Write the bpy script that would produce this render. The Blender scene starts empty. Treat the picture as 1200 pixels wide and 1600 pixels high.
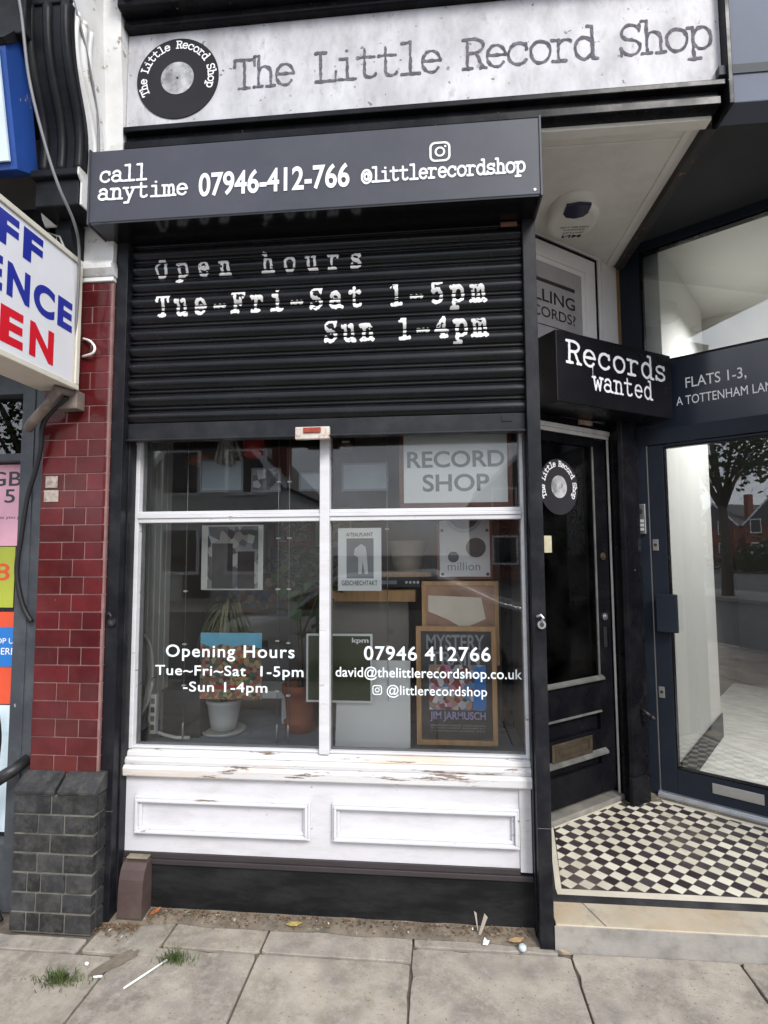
import bpy, math, random
from mathutils import Matrix, Vector, noise as mnoise

random.seed(7)
R = math.radians
scn = bpy.context.scene
COL = scn.collection

# ------------------------------------------------------------------ camera
cam_d = bpy.data.cameras.new("camera")
cam = bpy.data.objects.new("camera", cam_d)
COL.objects.link(cam)
cam_d.sensor_fit = 'HORIZONTAL'
cam_d.sensor_width = 36.0
cam_d.lens = 855.8 / 1200 * 36.0
cam_d.clip_start = 0.05
cam_d.clip_end = 2000
yaw, pitch, roll = 0.092105, 0.074017, -0.005822
cy_, sy_, cp_, sp_ = math.cos(yaw), math.sin(yaw), math.cos(pitch), math.sin(pitch)
fw = Vector((-sy_ * cp_, cy_ * cp_, sp_))
rt = Vector((cy_, sy_, 0))
up = rt.cross(fw)
rt2 = rt * math.cos(roll) + up * math.sin(roll)
up2 = -rt * math.sin(roll) + up * math.cos(roll)
cm = Matrix((rt2, up2, -fw)).transposed().to_4x4()
cm.translation = (0.0, -2.5827, 1.5501)
cam.matrix_world = cm
scn.camera = cam

# ------------------------------------------------------------------ sky, sun, exposure
SUN_EL, SUN_AZ = 40.0, 150.0          # azimuth clockwise from +Y (the street side is -Y)
w = bpy.data.worlds.new("World")
scn.world = w
w.use_nodes = True
nt = w.node_tree
nt.nodes.clear()
out = nt.nodes.new('ShaderNodeOutputWorld')
bg = nt.nodes.new('ShaderNodeBackground')
sky = nt.nodes.new('ShaderNodeTexSky')
sky.sky_type = 'NISHITA'
sky.sun_disc = False
sky.sun_elevation = R(SUN_EL)
sky.sun_rotation = R(SUN_AZ)
sky.dust_density = 2.0
tc = nt.nodes.new('ShaderNodeTexCoord')
mp = nt.nodes.new('ShaderNodeMapping')
mp.inputs['Scale'].default_value = (1.0, 1.0, 2.2)
nz = nt.nodes.new('ShaderNodeTexNoise')
nz.inputs['Scale'].default_value = 2.6
nz.inputs['Detail'].default_value = 7
nz.inputs['Roughness'].default_value = 0.58
rp = nt.nodes.new('ShaderNodeValToRGB')
rp.color_ramp.elements[0].position = 0.34
rp.color_ramp.elements[0].color = (0.25, 0.25, 0.25, 1)
rp.color_ramp.elements[1].position = 0.56
rp.color_ramp.elements[1].color = (1, 1, 1, 1)
cl = nt.nodes.new('ShaderNodeMix')
cl.data_type = 'RGBA'
nz2 = nt.nodes.new('ShaderNodeTexNoise')
nz2.inputs['Scale'].default_value = 4.0
nz2.inputs['Detail'].default_value = 5
rp2 = nt.nodes.new('ShaderNodeValToRGB')
rp2.color_ramp.elements[0].position = 0.3
rp2.color_ramp.elements[0].color = (5.9, 6.3, 7.1, 1)
rp2.color_ramp.elements[1].position = 0.7
rp2.color_ramp.elements[1].color = (10.0, 10.4, 11.2, 1)
L = nt.links.new
L(tc.outputs['Generated'], mp.inputs['Vector'])
L(mp.outputs[0], nz.inputs['Vector'])
L(mp.outputs[0], nz2.inputs['Vector'])
L(nz.outputs['Fac'], rp.inputs[0])
L(nz2.outputs['Fac'], rp2.inputs[0])
L(rp.outputs[0], cl.inputs['Factor'])
L(sky.outputs[0], cl.inputs['A'])
L(rp2.outputs[0], cl.inputs['B'])
L(cl.outputs['Result'], bg.inputs['Color'])
bg.inputs['Strength'].default_value = 0.105
L(bg.outputs[0], out.inputs[0])

sd = bpy.data.lights.new("sun", 'SUN')
sd.energy = 1.5
sd.angle = R(18)
sd.color = (1.0, 0.97, 0.93)
sun = bpy.data.objects.new("sun", sd)
COL.objects.link(sun)
az, el = R(SUN_AZ), R(SUN_EL)
sdir = Vector((math.sin(az) * math.cos(el), math.cos(az) * math.cos(el), math.sin(el)))
sun.rotation_euler = sdir.to_track_quat('Z', 'Y').to_euler()
sun.location = (0, -8, 12)

scn.view_settings.view_transform = 'Standard'
scn.view_settings.look = 'None'
scn.view_settings.exposure = 0.98
scn.view_settings.gamma = 1.0
scn.cycles.use_denoising = True
scn.cycles.max_bounces = 10
scn.cycles.transparent_max_bounces = 16

# ------------------------------------------------------------------ materials
def M(name, color, rough=0.5, var=0.12, scale=6.0, bump=0.0, bscale=60.0, metallic=0.0, spec=0.5,
      chips=None, stretch=(1, 1, 1), speck=None, tint=False, coat=0.0, rvar=0.0, dust=None, stains=None):
    """chips=(color, threshold, scale)  speck=(color, threshold, scale)  dust=(color, amount, scale)"""
    m = bpy.data.materials.new(name)
    m.use_nodes = True
    n = m.node_tree.nodes
    l = m.node_tree.links.new
    b = n['Principled BSDF']
    t = n.new('ShaderNodeTexCoord')
    mpn = n.new('ShaderNodeMapping')
    mpn.inputs['Scale'].default_value = stretch
    l(t.outputs['Object'], mpn.inputs['Vector'])
    vec = mpn.outputs[0]

    def noise(s, det=5, rgh=0.6, v=None):
        x = n.new('ShaderNodeTexNoise')
        x.inputs['Scale'].default_value = s
        x.inputs['Detail'].default_value = det
        x.inputs['Roughness'].default_value = rgh
        l(v or vec, x.inputs['Vector'])
        return x.outputs['Fac']

    def ramp(fac, p0, p1, c0=(0, 0, 0, 1), c1=(1, 1, 1, 1)):
        x = n.new('ShaderNodeValToRGB')
        x.color_ramp.elements[0].position = p0
        x.color_ramp.elements[0].color = c0
        x.color_ramp.elements[1].position = p1
        x.color_ramp.elements[1].color = c1
        l(fac, x.inputs[0])
        return x.outputs[0]

    def mix(f, a, bb, mode='MIX'):
        x = n.new('ShaderNodeMix')
        x.data_type = 'RGBA'
        x.blend_type = mode
        for s, v in (('Factor', f), ('A', a), ('B', bb)):
            if isinstance(v, (int, float)):
                x.inputs[s].default_value = v
            elif isinstance(v, tuple):
                x.inputs[s].default_value = (*v[:3], 1)
            else:
                l(v, x.inputs[s])
        return x.outputs['Result']
    lo = tuple(c * (1 - var) for c in color)
    hi = tuple(min(1, c * (1 + var)) for c in color)
    c = ramp(noise(scale), 0.32, 0.68, (*lo, 1), (*hi, 1))
    if tint:
        a = n.new('ShaderNodeAttribute')
        a.attribute_name = 'tint'
        c = mix(1.0, c, a.outputs['Color'], 'MULTIPLY')
    if stains:
        c = mix(ramp(noise(stains[2], 6, 0.65), stains[1], stains[1] + 0.16), c, stains[0])
    if speck:
        c = mix(ramp(noise(speck[2], 2, 0.5, t.outputs['Object']), speck[1], speck[1] + 0.03), c, speck[0])
    chipf = None
    if chips:
        chipf = ramp(noise(chips[2], 8, 0.72), chips[1], chips[1] + 0.025)
        c = mix(chipf, c, chips[0])
    if dust:
        f = ramp(noise(dust[2], 6, 0.7), 0.45, 0.75, (0, 0, 0, 1), (dust[1],) * 3 + (1,))
        c = mix(f, c, dust[0])
    l(c, b.inputs['Base Color'])
    b.inputs['Roughness'].default_value = rough
    if rvar:
        l(ramp(noise(scale * 1.7, 4), 0.3, 0.7, (max(0, rough - rvar),) * 3 + (1,), (min(1, rough + rvar),) * 3 + (1,)),
          b.inputs['Roughness'])
    b.inputs['Metallic'].default_value = metallic
    b.inputs['Specular IOR Level'].default_value = spec
    b.inputs['Coat Weight'].default_value = coat
    b.inputs['Coat Roughness'].default_value = 0.08
    if bump or chips:
        bn = n.new('ShaderNodeBump')
        bn.inputs['Strength'].default_value = bump or 0.3
        bn.inputs['Distance'].default_value = 0.004
        h = noise(bscale, 6, 0.65)
        if chipf:
            h2 = n.new('ShaderNodeMath')
            h2.operation = 'SUBTRACT'
            l(h, h2.inputs[0])
            l(chipf, h2.inputs[1])
            h = h2.outputs[0]
        l(h, bn.inputs['Height'])
        l(bn.outputs[0], b.inputs['Normal'])
    return m


def glass_mat(name, ior=1.6, tintc=(0.9, 0.95, 0.93), haze=0.0):
    m = bpy.data.materials.new(name)
    m.use_nodes = True
    n = m.node_tree.nodes
    l = m.node_tree.links.new
    n.remove(n['Principled BSDF'])
    o = n['Material Output']
    tr = n.new('ShaderNodeBsdfTransparent')
    tr.inputs[0].default_value = (*tintc, 1)
    gl = n.new('ShaderNodeBsdfGlossy')
    gl.inputs['Roughness'].default_value = 0.0
    fr = n.new('ShaderNodeFresnel')
    fr.inputs['IOR'].default_value = ior
    mx = n.new('ShaderNodeMixShader')
    l(fr.outputs[0], mx.inputs[0])
    l(tr.outputs[0], mx.inputs[1])
    l(gl.outputs[0], mx.inputs[2])
    last = mx.outputs[0]
    if haze:
        df = n.new('ShaderNodeBsdfDiffuse')
        df.inputs[0].default_value = (0.6, 0.6, 0.58, 1)
        t = n.new('ShaderNodeTexCoord')
        nn = n.new('ShaderNodeTexNoise')
        nn.inputs['Scale'].default_value = 5
        nn.inputs['Detail'].default_value = 8
        l(t.outputs['Object'], nn.inputs['Vector'])
        r = n.new('ShaderNodeValToRGB')
        r.color_ramp.elements[0].position = 0.35
        r.color_ramp.elements[0].color = (0, 0, 0, 1)
        r.color_ramp.elements[1].position = 0.8
        r.color_ramp.elements[1].color = (haze, haze, haze, 1)
        l(nn.outputs['Fac'], r.inputs[0])
        m2 = n.new('ShaderNodeMixShader')
        l(r.outputs[0], m2.inputs[0])
        l(last, m2.inputs[1])
        l(df.outputs[0], m2.inputs[2])
        last = m2.outputs[0]
    l(last, o.inputs['Surface'])
    return m


BLACK = M('black_gloss_paint', (0.006, 0.006, 0.008), 0.30, 0.25, 5, 0.08, 30, rvar=0.12, spec=0.14,
          dust=((0.03, 0.03, 0.03), 0.4, 7), speck=((0.35, 0.33, 0.3), 0.76, 45))
PLINTH = M('scuffed_black_plinth', (0.010, 0.011, 0.012), 0.42, 0.3, 4, 0.25, 40, rvar=0.1, spec=0.2, stretch=(0.6, 1, 2.2),
           chips=((0.20, 0.20, 0.19), 0.69, 10), dust=((0.06, 0.057, 0.054), 0.4, 4))
ANTHRA = M('anthracite_powder_coat', (0.014, 0.015, 0.018), 0.34, 0.15, 3, 0.05, 90, rvar=0.06, spec=0.25,
           dust=((0.06, 0.06, 0.065), 0.35, 6))
HOOD = M('slate_powder_coat', (0.052, 0.055, 0.070), 0.45, 0.1, 3, 0.04, 90, spec=0.3, dust=((0.09, 0.09, 0.11), 0.3, 4))
HOODB = M('hood_underside', (0.006, 0.006, 0.007), 0.15, 0.1, 4)
GUIDE = M('guide_rail_paint', (0.010, 0.0105, 0.014), 0.36, 0.15, 3, 0.05, 90, rvar=0.08, spec=0.18,
          dust=((0.05, 0.05, 0.05), 0.45, 9), chips=((0.13, 0.13, 0.13), 0.72, 16))
WHITE = M('weathered_white_paint', (0.62, 0.62, 0.64), 0.55, 0.05, 5, 0.12, 40, stretch=(0.5, 1, 3),
          chips=((0.27, 0.22, 0.17), 0.635, 10), dust=((0.45, 0.42, 0.38), 0.5, 6))
SILLP = M('peeling_sill_paint', (0.64, 0.63, 0.63), 0.6, 0.08, 6, 0.3, 40, stretch=(0.22, 1, 2.6),
          chips=((0.17, 0.12, 0.085), 0.575, 13), stains=((0.62, 0.50, 0.38), 0.56, 5))
PANEL = M('white_panel_paint', (0.64, 0.635, 0.665), 0.5, 0.06, 3, 0.12, 50, stretch=(0.5, 1, 2),
          dust=((0.42, 0.40, 0.39), 0.7, 6), speck=((0.30, 0.28, 0.26), 0.735, 36), chips=((0.33, 0.29, 0.26), 0.70, 12))
MOULD = M('panel_moulding_paint', (0.62, 0.62, 0.64), 0.5, 0.05, 5, 0.15, 40, stretch=(0.35, 1, 2.4),
          chips=((0.27, 0.22, 0.18), 0.625, 13))
SOFFIT = M('soffit_cream', (0.84, 0.83, 0.77), 0.7, 0.05, 2, 0.06, 20, dust=((0.4, 0.37, 0.32), 0.3, 3))
PLASTER = M('white_plaster', (0.84, 0.82, 0.81), 0.65, 0.05, 3, 0.08, 25, dust=((0.45, 0.43, 0.42), 0.25, 3))
CONSOLE = M('console_white', (0.70, 0.70, 0.69), 0.6, 0.06, 3, 0.2, 25, dust=((0.42, 0.41, 0.38), 0.5, 4),
            chips=((0.3, 0.25, 0.2), 0.61, 10), stains=((0.42, 0.40, 0.35), 0.57, 6))
CONSOLEB = M('console_black', (0.009, 0.0095, 0.012), 0.4, 0.3, 4, 0.3, 25, spec=0.12, dust=((0.04, 0.04, 0.04), 0.4, 5),
             chips=((0.26, 0.235, 0.21), 0.69, 11))
TILE = M('maroon_glazed_tile', (0.088, 0.009, 0.011), 0.15, 0.22, 9, 0.05, 14, tint=True, spec=0.5, coat=0.0,
         dust=((0.12, 0.05, 0.05), 0.3, 6), speck=((0.45, 0.38, 0.34), 0.79, 26))
GROUT = M('pale_grout', (0.22, 0.13, 0.12), 0.9, 0.2, 20, 0.2, 60)
BBRICK = M('blue_engineering_brick', (0.032, 0.032, 0.033), 0.6, 0.35, 14, 0.5, 60, tint=True, spec=0.2,
           dust=((0.12, 0.115, 0.105), 0.5, 22))
BMORTAR = M('dirty_mortar', (0.13, 0.125, 0.11), 0.95, 0.4, 10, 0.5, 50, stains=((0.22, 0.185, 0.11), 0.55, 5))
SLAB = M('paving_slab', (0.30, 0.265, 0.225), 0.88, 0.34, 5.5, 0.6, 110, tint=True,
         stains=((0.185, 0.165, 0.145), 0.51, 6.5), speck=((0.15, 0.13, 0.11), 0.655, 90), dust=((0.42, 0.385, 0.335), 0.85, 26))
JOINT = M('joint_dirt', (0.125, 0.10, 0.078), 0.95, 0.4, 14, 0.5, 60)
GRIME = M('gutter_grime', (0.17, 0.14, 0.105), 0.95, 0.35, 10, 0.6, 50, speck=((0.28, 0.24, 0.18), 0.66, 40))
MARBLE = M('marble_step', (0.47, 0.42, 0.33), 0.55, 0.16, 5, 0.15, 40, stains=((0.33, 0.30, 0.25), 0.54, 8),
           dust=((0.46, 0.30, 0.15), 0.6, 3))
RISER = M('stone_riser', (0.27, 0.255, 0.235), 0.8, 0.25, 6, 0.45, 60, stains=((0.18, 0.165, 0.145), 0.53, 9), dust=((0.36, 0.33, 0.28), 0.6, 5))
WTILE = M('ivory_tile', (0.66, 0.61, 0.50), 0.4, 0.1, 8)
KTILE = M('black_tile', (0.035, 0.033, 0.036), 0.45, 0.3, 8, dust=((0.12, 0.12, 0.11), 0.4, 8))
FASCIA = M('concrete_print_board', (0.47, 0.465, 0.485), 0.55, 0.30, 6.5, 0.0, stretch=(1.3, 1, .7), stains=((0.35, 0.345, 0.365), 0.53, 13),
           speck=((0.12, 0.115, 0.125), 0.70, 32), dust=((0.66, 0.65, 0.68), 0.75, 4))
INK = M('charcoal_lettering', (0.105, 0.097, 0.115), 0.8, 0.25, 30, spec=0.1, dust=((0.40, 0.39, 0.42), 0.45, 55))
DISC = M('disc_black', (0.030, 0.029, 0.034), 0.7, 0.1, 5, spec=0.08)
MOON = M('moon_grey', (0.36, 0.36, 0.37), 0.5, 0.5, 14, stains=((0.13, 0.13, 0.14), 0.52, 22))
VINYL = M('white_vinyl', (0.82, 0.82, 0.84), 0.5, 0.03, 8)
STENCIL = M('stencil_white', (0.74, 0.73, 0.72), 0.55, 0.1, 20, dust=((0.4, 0.4, 0.41), 0.5, 30))
GLASSVINYL = M('window_vinyl', (0.80, 0.86, 0.87), 0.5, 0.03, 8)
NAVY = M('navy_powder_coat', (0.018, 0.023, 0.034), 0.45, 0.12, 3, 0.04, 80, spec=0.14, dust=((0.04, 0.045, 0.055), 0.3, 5))
NAVYS = M('navy_sign_panel', (0.018, 0.024, 0.038), 0.12, 0.1, 3)
SLATE = M('bluegrey_fascia', (0.105, 0.12, 0.165), 0.55, 0.06, 3, spec=0.2, dust=((0.13, 0.145, 0.19), 0.4, 4))
DSOFF = M('dark_soffit', (0.045, 0.05, 0.055), 0.7, 0.1, 3)
STEEL = M('brushed_steel', (0.52, 0.52, 0.52), 0.35, 0.12, 30, metallic=0.9, stretch=(1, 1, 12))
ALU = M('aluminium_threshold', (0.60, 0.63, 0.68), 0.38, 0.1, 6, metallic=0.75, dust=((0.35, 0.3, 0.25), 0.4, 7))
IRON = M('dark_iron', (0.03, 0.03, 0.032), 0.45, 0.3, 20, metallic=0.4, chips=((0.4, 0.36, 0.32), 0.72, 20))
BRASS = M('tarnished_brass', (0.085, 0.066, 0.045), 0.5, 0.3, 15, 0.2, metallic=0.55)
RAWWOOD = M('raw_timber', (0.30, 0.19, 0.07), 0.75, 0.25, 8, 0.3, 40, stretch=(6, 6, 0.6))
WOOD = M('light_oak', (0.46, 0.27, 0.12), 0.5, 0.15, 6, 0.08, 40, stretch=(8, 8, 1))
DWOOD = M('dark_redwood', (0.13, 0.045, 0.025), 0.5, 0.2, 6, stretch=(1, 6, 6))
CARPET = M('bluegrey_display_floor', (0.27, 0.315, 0.39), 0.7, 0.14, 5, 0.1, 30, speck=((0.5, 0.5, 0.5), 0.76, 22),
           stains=((0.08, 0.09, 0.11), 0.58, 4))
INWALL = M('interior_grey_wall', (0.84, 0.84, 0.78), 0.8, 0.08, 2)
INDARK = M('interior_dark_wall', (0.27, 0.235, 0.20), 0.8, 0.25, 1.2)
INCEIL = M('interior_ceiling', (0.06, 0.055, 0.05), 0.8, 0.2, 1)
HALLW = M('hall_white_wall', (0.80, 0.81, 0.79), 0.6, 0.02, 3)
HALLC = M('hall_ceiling', (0.86, 0.85, 0.80), 0.7, 0.02, 3)
HALLF = M('hall_marble_floor', (0.68, 0.68, 0.65), 0.3, 0.2, 6, stains=((0.44, 0.44, 0.42), 0.52, 10), stretch=(1, 3, 1))
SIGNW = M('lightbox_acrylic', (0.74, 0.75, 0.79), 0.3, 0.03, 2, dust=((0.62, 0.62, 0.62), 0.35, 3))
CREAM = M('cream_metal', (0.66, 0.63, 0.54), 0.5, 0.06, 4, dust=((0.4, 0.36, 0.28), 0.45, 5))
SIGNB = M('blue_letters', (0.018, 0.030, 0.30), 0.35, 0.06, 3)
SIGNR = M('red_letters', (0.62, 0.010, 0.025), 0.35, 0.06, 3)
BLUEBOX = M('peeling_blue_paint', (0.012, 0.055, 0.25), 0.5, 0.2, 4, 0.2, 30, stretch=(1, 1, 0.35),
            chips=((0.34, 0.27, 0.17), 0.66, 6))
CABLE = M('black_cable', (0.012, 0.012, 0.013), 0.5, 0.1, 10)
GREYCAB = M('grey_cable', (0.16, 0.16, 0.17), 0.5, 0.15, 10)
WCABLE = M('white_plastic', (0.85, 0.85, 0.82), 0.4, 0.04, 6)
BROWNP = M('brown_plastic', (0.075, 0.050, 0.046), 0.45, 0.12, 5, 0.05, 30, dust=((0.15, 0.12, 0.1), 0.4, 5))
NAVYWIN = M('alarm_lens', (0.012, 0.012, 0.045), 0.15, 0.05, 5)
PINK = M('pink_poster', (0.80, 0.42, 0.52), 0.4, 0.12, 5)
GREENP = M('green_poster', (0.40, 0.44, 0.05), 0.4, 0.1, 5)
REDP = M('red_poster', (0.68, 0.085, 0.035), 0.4, 0.1, 5)
BLUEP = M('blue_poster', (0.02, 0.17, 0.52), 0.4, 0.1, 5)
PALEP = M('pale_poster', (0.60, 0.72, 0.78), 0.4, 0.1, 3, stains=((0.25, 0.5, 0.68), 0.60, 6))
GREYFR = M('grey_aluminium', (0.045, 0.052, 0.062), 0.45, 0.12, 4, dust=((0.14, 0.145, 0.15), 0.45, 6),
           speck=((0.3, 0.3, 0.32), 0.76, 30))
PAPER = M('white_paper', (0.76, 0.78, 0.77), 0.6, 0.03, 4)
PAPER2 = M('off_white_card', (0.62, 0.62, 0.58), 0.6, 0.06, 4)
INKG = M('grey_print', (0.17, 0.18, 0.19), 0.5, 0.1, 10)
INKD = M('dark_print', (0.045, 0.042, 0.042), 0.45, 0.3, 12)
KPMG = M('green_sleeve', (0.045, 0.062, 0.022), 0.35, 0.1, 3)
POT1 = M('beige_pot', (0.38, 0.34, 0.27), 0.7, 0.12, 6)
POT2 = M('white_pot', (0.55, 0.57, 0.57), 0.45, 0.05, 5)
TERRA = M('terracotta', (0.30, 0.095, 0.050), 0.8, 0.15, 6)
LEAFG = M('rubber_leaf', (0.075, 0.13, 0.045), 0.3, 0.4, 9)
LEAFY = M('strap_leaf', (0.17, 0.17, 0.085), 0.55, 0.35, 9)
STEM = M('plant_stem', (0.11, 0.085, 0.05), 0.8, 0.2, 15)
GRASS = M('grass_blade', (0.075, 0.105, 0.032), 0.6, 0.5, 20)
DRYLEAF = M('dry_leaf', (0.14, 0.085, 0.045), 0.7, 0.8, 60)
DRYLEAF2 = M('yellow_leaf', (0.50, 0.38, 0.10), 0.7, 0.4, 30)
REDT = M('red_item', (0.40, 0.03, 0.02), 0.5, 0.2, 8)
ORANGE = M('orange_item', (0.34, 0.10, 0.02), 0.6, 0.3, 8)
SILVER = M('silver_print', (0.52, 0.53, 0.54), 0.4, 0.05, 5)
AMP = M('amp_black', (0.03, 0.033, 0.04), 0.35, 0.1, 5)
SKINP = M('warm_print', (0.34, 0.20, 0.13), 0.45, 0.3, 6)
CREAMP = M('cream_print', (0.66, 0.60, 0.50), 0.5, 0.06, 8)
PURPLE = M('lilac_print', (0.30, 0.27, 0.48), 0.5, 0.1, 8)
GREYB = M('grey_blue_print', (0.30, 0.36, 0.39), 0.5, 0.1, 8)
SKYP = M('sky_print', (0.16, 0.50, 0.70), 0.5, 0.15, 6)
TITLEG = M('poster_title_grey', (0.24, 0.27, 0.29), 0.5, 0.1, 8)
GLASS = glass_mat('shop_glass', 1.49, (0.99, 0.995, 0.99), 0.006)
GLASS2 = glass_mat('double_glazing', 2.0, (0.97, 0.985, 0.985))
ASPHALT = M('asphalt', (0.055, 0.055, 0.058), 0.85, 0.2, 6, 0.3, 90)
REDBRICK = M('red_brick', (0.22, 0.075, 0.05), 0.85, 0.2, 20)
ROOFS = M('roof_slate', (0.09, 0.085, 0.09), 0.7, 0.2, 9)
CARP = M('silver_car_paint', (0.45, 0.46, 0.48), 0.25, 0.03, 2, metallic=0.6)
CARG = M('car_glass', (0.015, 0.018, 0.02), 0.05, 0.05, 2)
RUBBER = M('tyre_rubber', (0.02, 0.02, 0.02), 0.8, 0.1, 9)
BARK = M('bark', (0.10, 0.085, 0.07), 0.9, 0.3, 10, 0.5)
LEAFT = M('tree_leaf', (0.06, 0.10, 0.03), 0.6, 0.4, 4)


def blotch_mat(name, cols, scale):
    """a busy printed picture: voronoi blotches in the given colours"""
    m = bpy.data.materials.new(name)
    m.use_nodes = True
    n = m.node_tree.nodes
    l = m.node_tree.links.new
    b = n['Principled BSDF']
    t = n.new('ShaderNodeTexCoord')
    v = n.new('ShaderNodeTexVoronoi')
    v.inputs['Scale'].default_value = scale
    v.inputs['Randomness'].default_value = 1.0
    l(t.outputs['Object'], v.inputs['Vector'])
    sp = n.new('ShaderNodeSeparateColor')
    l(v.outputs['Color'], sp.inputs[0])
    r = n.new('ShaderNodeValToRGB')
    r.color_ramp.interpolation = 'CONSTANT'
    els = r.color_ramp.elements
    els[0].position = 0
    els[0].color = (*cols[0], 1)
    els[1].position = 1 / len(cols)
    els[1].color = (*cols[1], 1)
    for i in range(2, len(cols)):
        e = els.new(i / len(cols))
        e.color = (*cols[i], 1)
    l(sp.outputs[0], r.inputs[0])
    l(r.outputs[0], b.inputs['Base Color'])
    b.inputs['Roughness'].default_value = 0.45
    return m


DARKP = M('brown_black_print', (0.055, 0.045, 0.042), 0.6, 0.3, 12, spec=0.2)
CROWD = blotch_mat('crowded_print', [(0.30, 0.10, 0.05), (0.42, 0.33, 0.12), (0.08, 0.07, 0.06), (0.36, 0.28, 0.20),
                                     (0.07, 0.14, 0.10), (0.45, 0.12, 0.08), (0.15, 0.13, 0.11)], 55)
BUSY = blotch_mat('collage_print', [(0.42, 0.42, 0.48), (0.25, 0.06, 0.05), (0.07, 0.06, 0.07), (0.50, 0.22, 0.34),
                                    (0.35, 0.22, 0.16), (0.09, 0.22, 0.38), (0.6, 0.58, 0.6)], 42)
MONO = blotch_mat('monochrome_print', [(0.22, 0.22, 0.22), (0.10, 0.10, 0.10), (0.40, 0.40, 0.39), (0.06, 0.06, 0.06),
                                       (0.3, 0.27, 0.24)], 26)
SPINES = blotch_mat('record_spines', [(0.16, 0.05, 0.03), (0.30, 0.25, 0.18), (0.05, 0.05, 0.06), (0.12, 0.08, 0.06),
                                      (0.07, 0.08, 0.12), (0.22, 0.14, 0.08)], 24)


def checker_mat():
    m = bpy.data.materials.new('checker_tiles')
    m.use_nodes = True
    n = m.node_tree.nodes
    l = m.node_tree.links.new
    b = n['Principled BSDF']
    t = n.new('ShaderNodeTexCoord')
    mpn = n.new('ShaderNodeMapping')
    mpn.vector_type = 'TEXTURE'
    mpn.inputs['Location'].default_value = (0.605, -0.007, 0)
    mpn.inputs['Rotation'].default_value = (0, 0, R(45))
    mpn.inputs['Scale'].default_value = (0.05402, 0.05402, 1)
    l(t.outputs['Object'], mpn.inputs['Vector'])
    fl = n.new('ShaderNodeVectorMath')
    fl.operation = 'FLOOR'
    l(mpn.outputs[0], fl.inputs[0])
    fr = n.new('ShaderNodeVectorMath')
    fr.operation = 'FRACTION'
    l(mpn.outputs[0], fr.inputs[0])
    s1 = n.new('ShaderNodeSeparateXYZ')
    l(fl.outputs[0], s1.inputs[0])
    ad = n.new('ShaderNodeMath')
    ad.operation = 'ADD'
    l(s1.outputs[0], ad.inputs[0])
    l(s1.outputs[1], ad.inputs[1])
    ab = n.new('ShaderNodeMath')
    ab.operation = 'ABSOLUTE'
    l(ad.outputs[0], ab.inputs[0])
    mo = n.new('ShaderNodeMath')
    mo.operation = 'MODULO'
    mo.inputs[1].default_value = 2
    l(ab.outputs[0], mo.inputs[0])
    wn = n.new('ShaderNodeTexWhiteNoise')
    wn.noise_dimensions = '2D'
    l(fl.outputs[0], wn.inputs['Vector'])

    def ramp(f, a, bb, p0=0, p1=1):
        x = n.new('ShaderNodeValToRGB')
        x.color_ramp.elements[0].color = (*a, 1)
        x.color_ramp.elements[1].color = (*bb, 1)
        x.color_ramp.elements[0].position = p0
        x.color_ramp.elements[1].position = p1
        l(f, x.inputs[0])
        return x.outputs[0]
    cw = ramp(wn.outputs['Value'], (0.62, 0.58, 0.46), (0.78, 0.74, 0.62))
    ck = ramp(wn.outputs['Value'], (0.030, 0.022, 0.025), (0.060, 0.050, 0.055))

    def mix(f, a, bb):
        x = n.new('ShaderNodeMix')
        x.data_type = 'RGBA'
        l(f, x.inputs['Factor'])
        l(a, x.inputs['A'])
        if isinstance(bb, tuple):
            x.inputs['B'].default_value = (*bb, 1)
        else:
            l(bb, x.inputs['B'])
        return x.outputs['Result']
    c = mix(mo.outputs[0], ck, cw)
    s2 = n.new('ShaderNodeSeparateXYZ')
    l(fr.outputs[0], s2.inputs[0])

    def edge(o):
        a = n.new('ShaderNodeMath')
        a.operation = 'SUBTRACT'
        l(o, a.inputs[0])
        a.inputs[1].default_value = 0.5
        x = n.new('ShaderNodeMath')
        x.operation = 'ABSOLUTE'
        l(a.outputs[0], x.inputs[0])
        return x.outputs[0]
    mxx = n.new('ShaderNodeMath')
    mxx.operation = 'MAXIMUM'
    l(edge(s2.outputs[0]), mxx.inputs[0])
    l(edge(s2.outputs[1]), mxx.inputs[1])
    gr = ramp(mxx.outputs[0], (0, 0, 0), (1, 1, 1), 0.468, 0.482)
    c = mix(gr, c, (0.20, 0.18, 0.15))
    nn = n.new('ShaderNodeTexNoise')
    nn.inputs['Scale'].default_value = 5
    nn.inputs['Detail'].default_value = 7
    l(t.outputs['Object'], nn.inputs['Vector'])
    d = ramp(nn.outputs['Fac'], (0, 0, 0), (0.5, 0.5, 0.5), 0.45, 0.8)
    c = mix(d, c, (0.24, 0.21, 0.17))
    l(c, b.inputs['Base Color'])
    b.inputs['Roughness'].default_value = 0.42
    bn = n.new('ShaderNodeBump')
    bn.invert = True
    bn.inputs['Strength'].default_value = 0.4
    bn.inputs['Distance'].default_value = 0.002
    l(gr, bn.inputs['Height'])
    l(bn.outputs[0], b.inputs['Normal'])
    return m


CHECK = checker_mat()

# ------------------------------------------------------------------ mesh helpers
WM = {}          # world matrix of every root / part


def tag(o, label=None, cat=None, group=None, kind=None):
    if label: o['label'] = label
    if cat: o['category'] = cat
    if group: o['group'] = group
    if kind: o['kind'] = kind
    return o


def thing(name, label, cat, loc=(0, 0, 0), rz=0.0, group=None):
    o = bpy.data.objects.new(name, None)
    o.empty_display_size = 0.1
    COL.objects.link(o)
    o.location = loc
    o.rotation_euler = (0, 0, rz)
    WM[o] = Matrix.Translation(loc) @ Matrix.Rotation(rz, 4, 'Z')
    return tag(o, label, cat, group)


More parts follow.
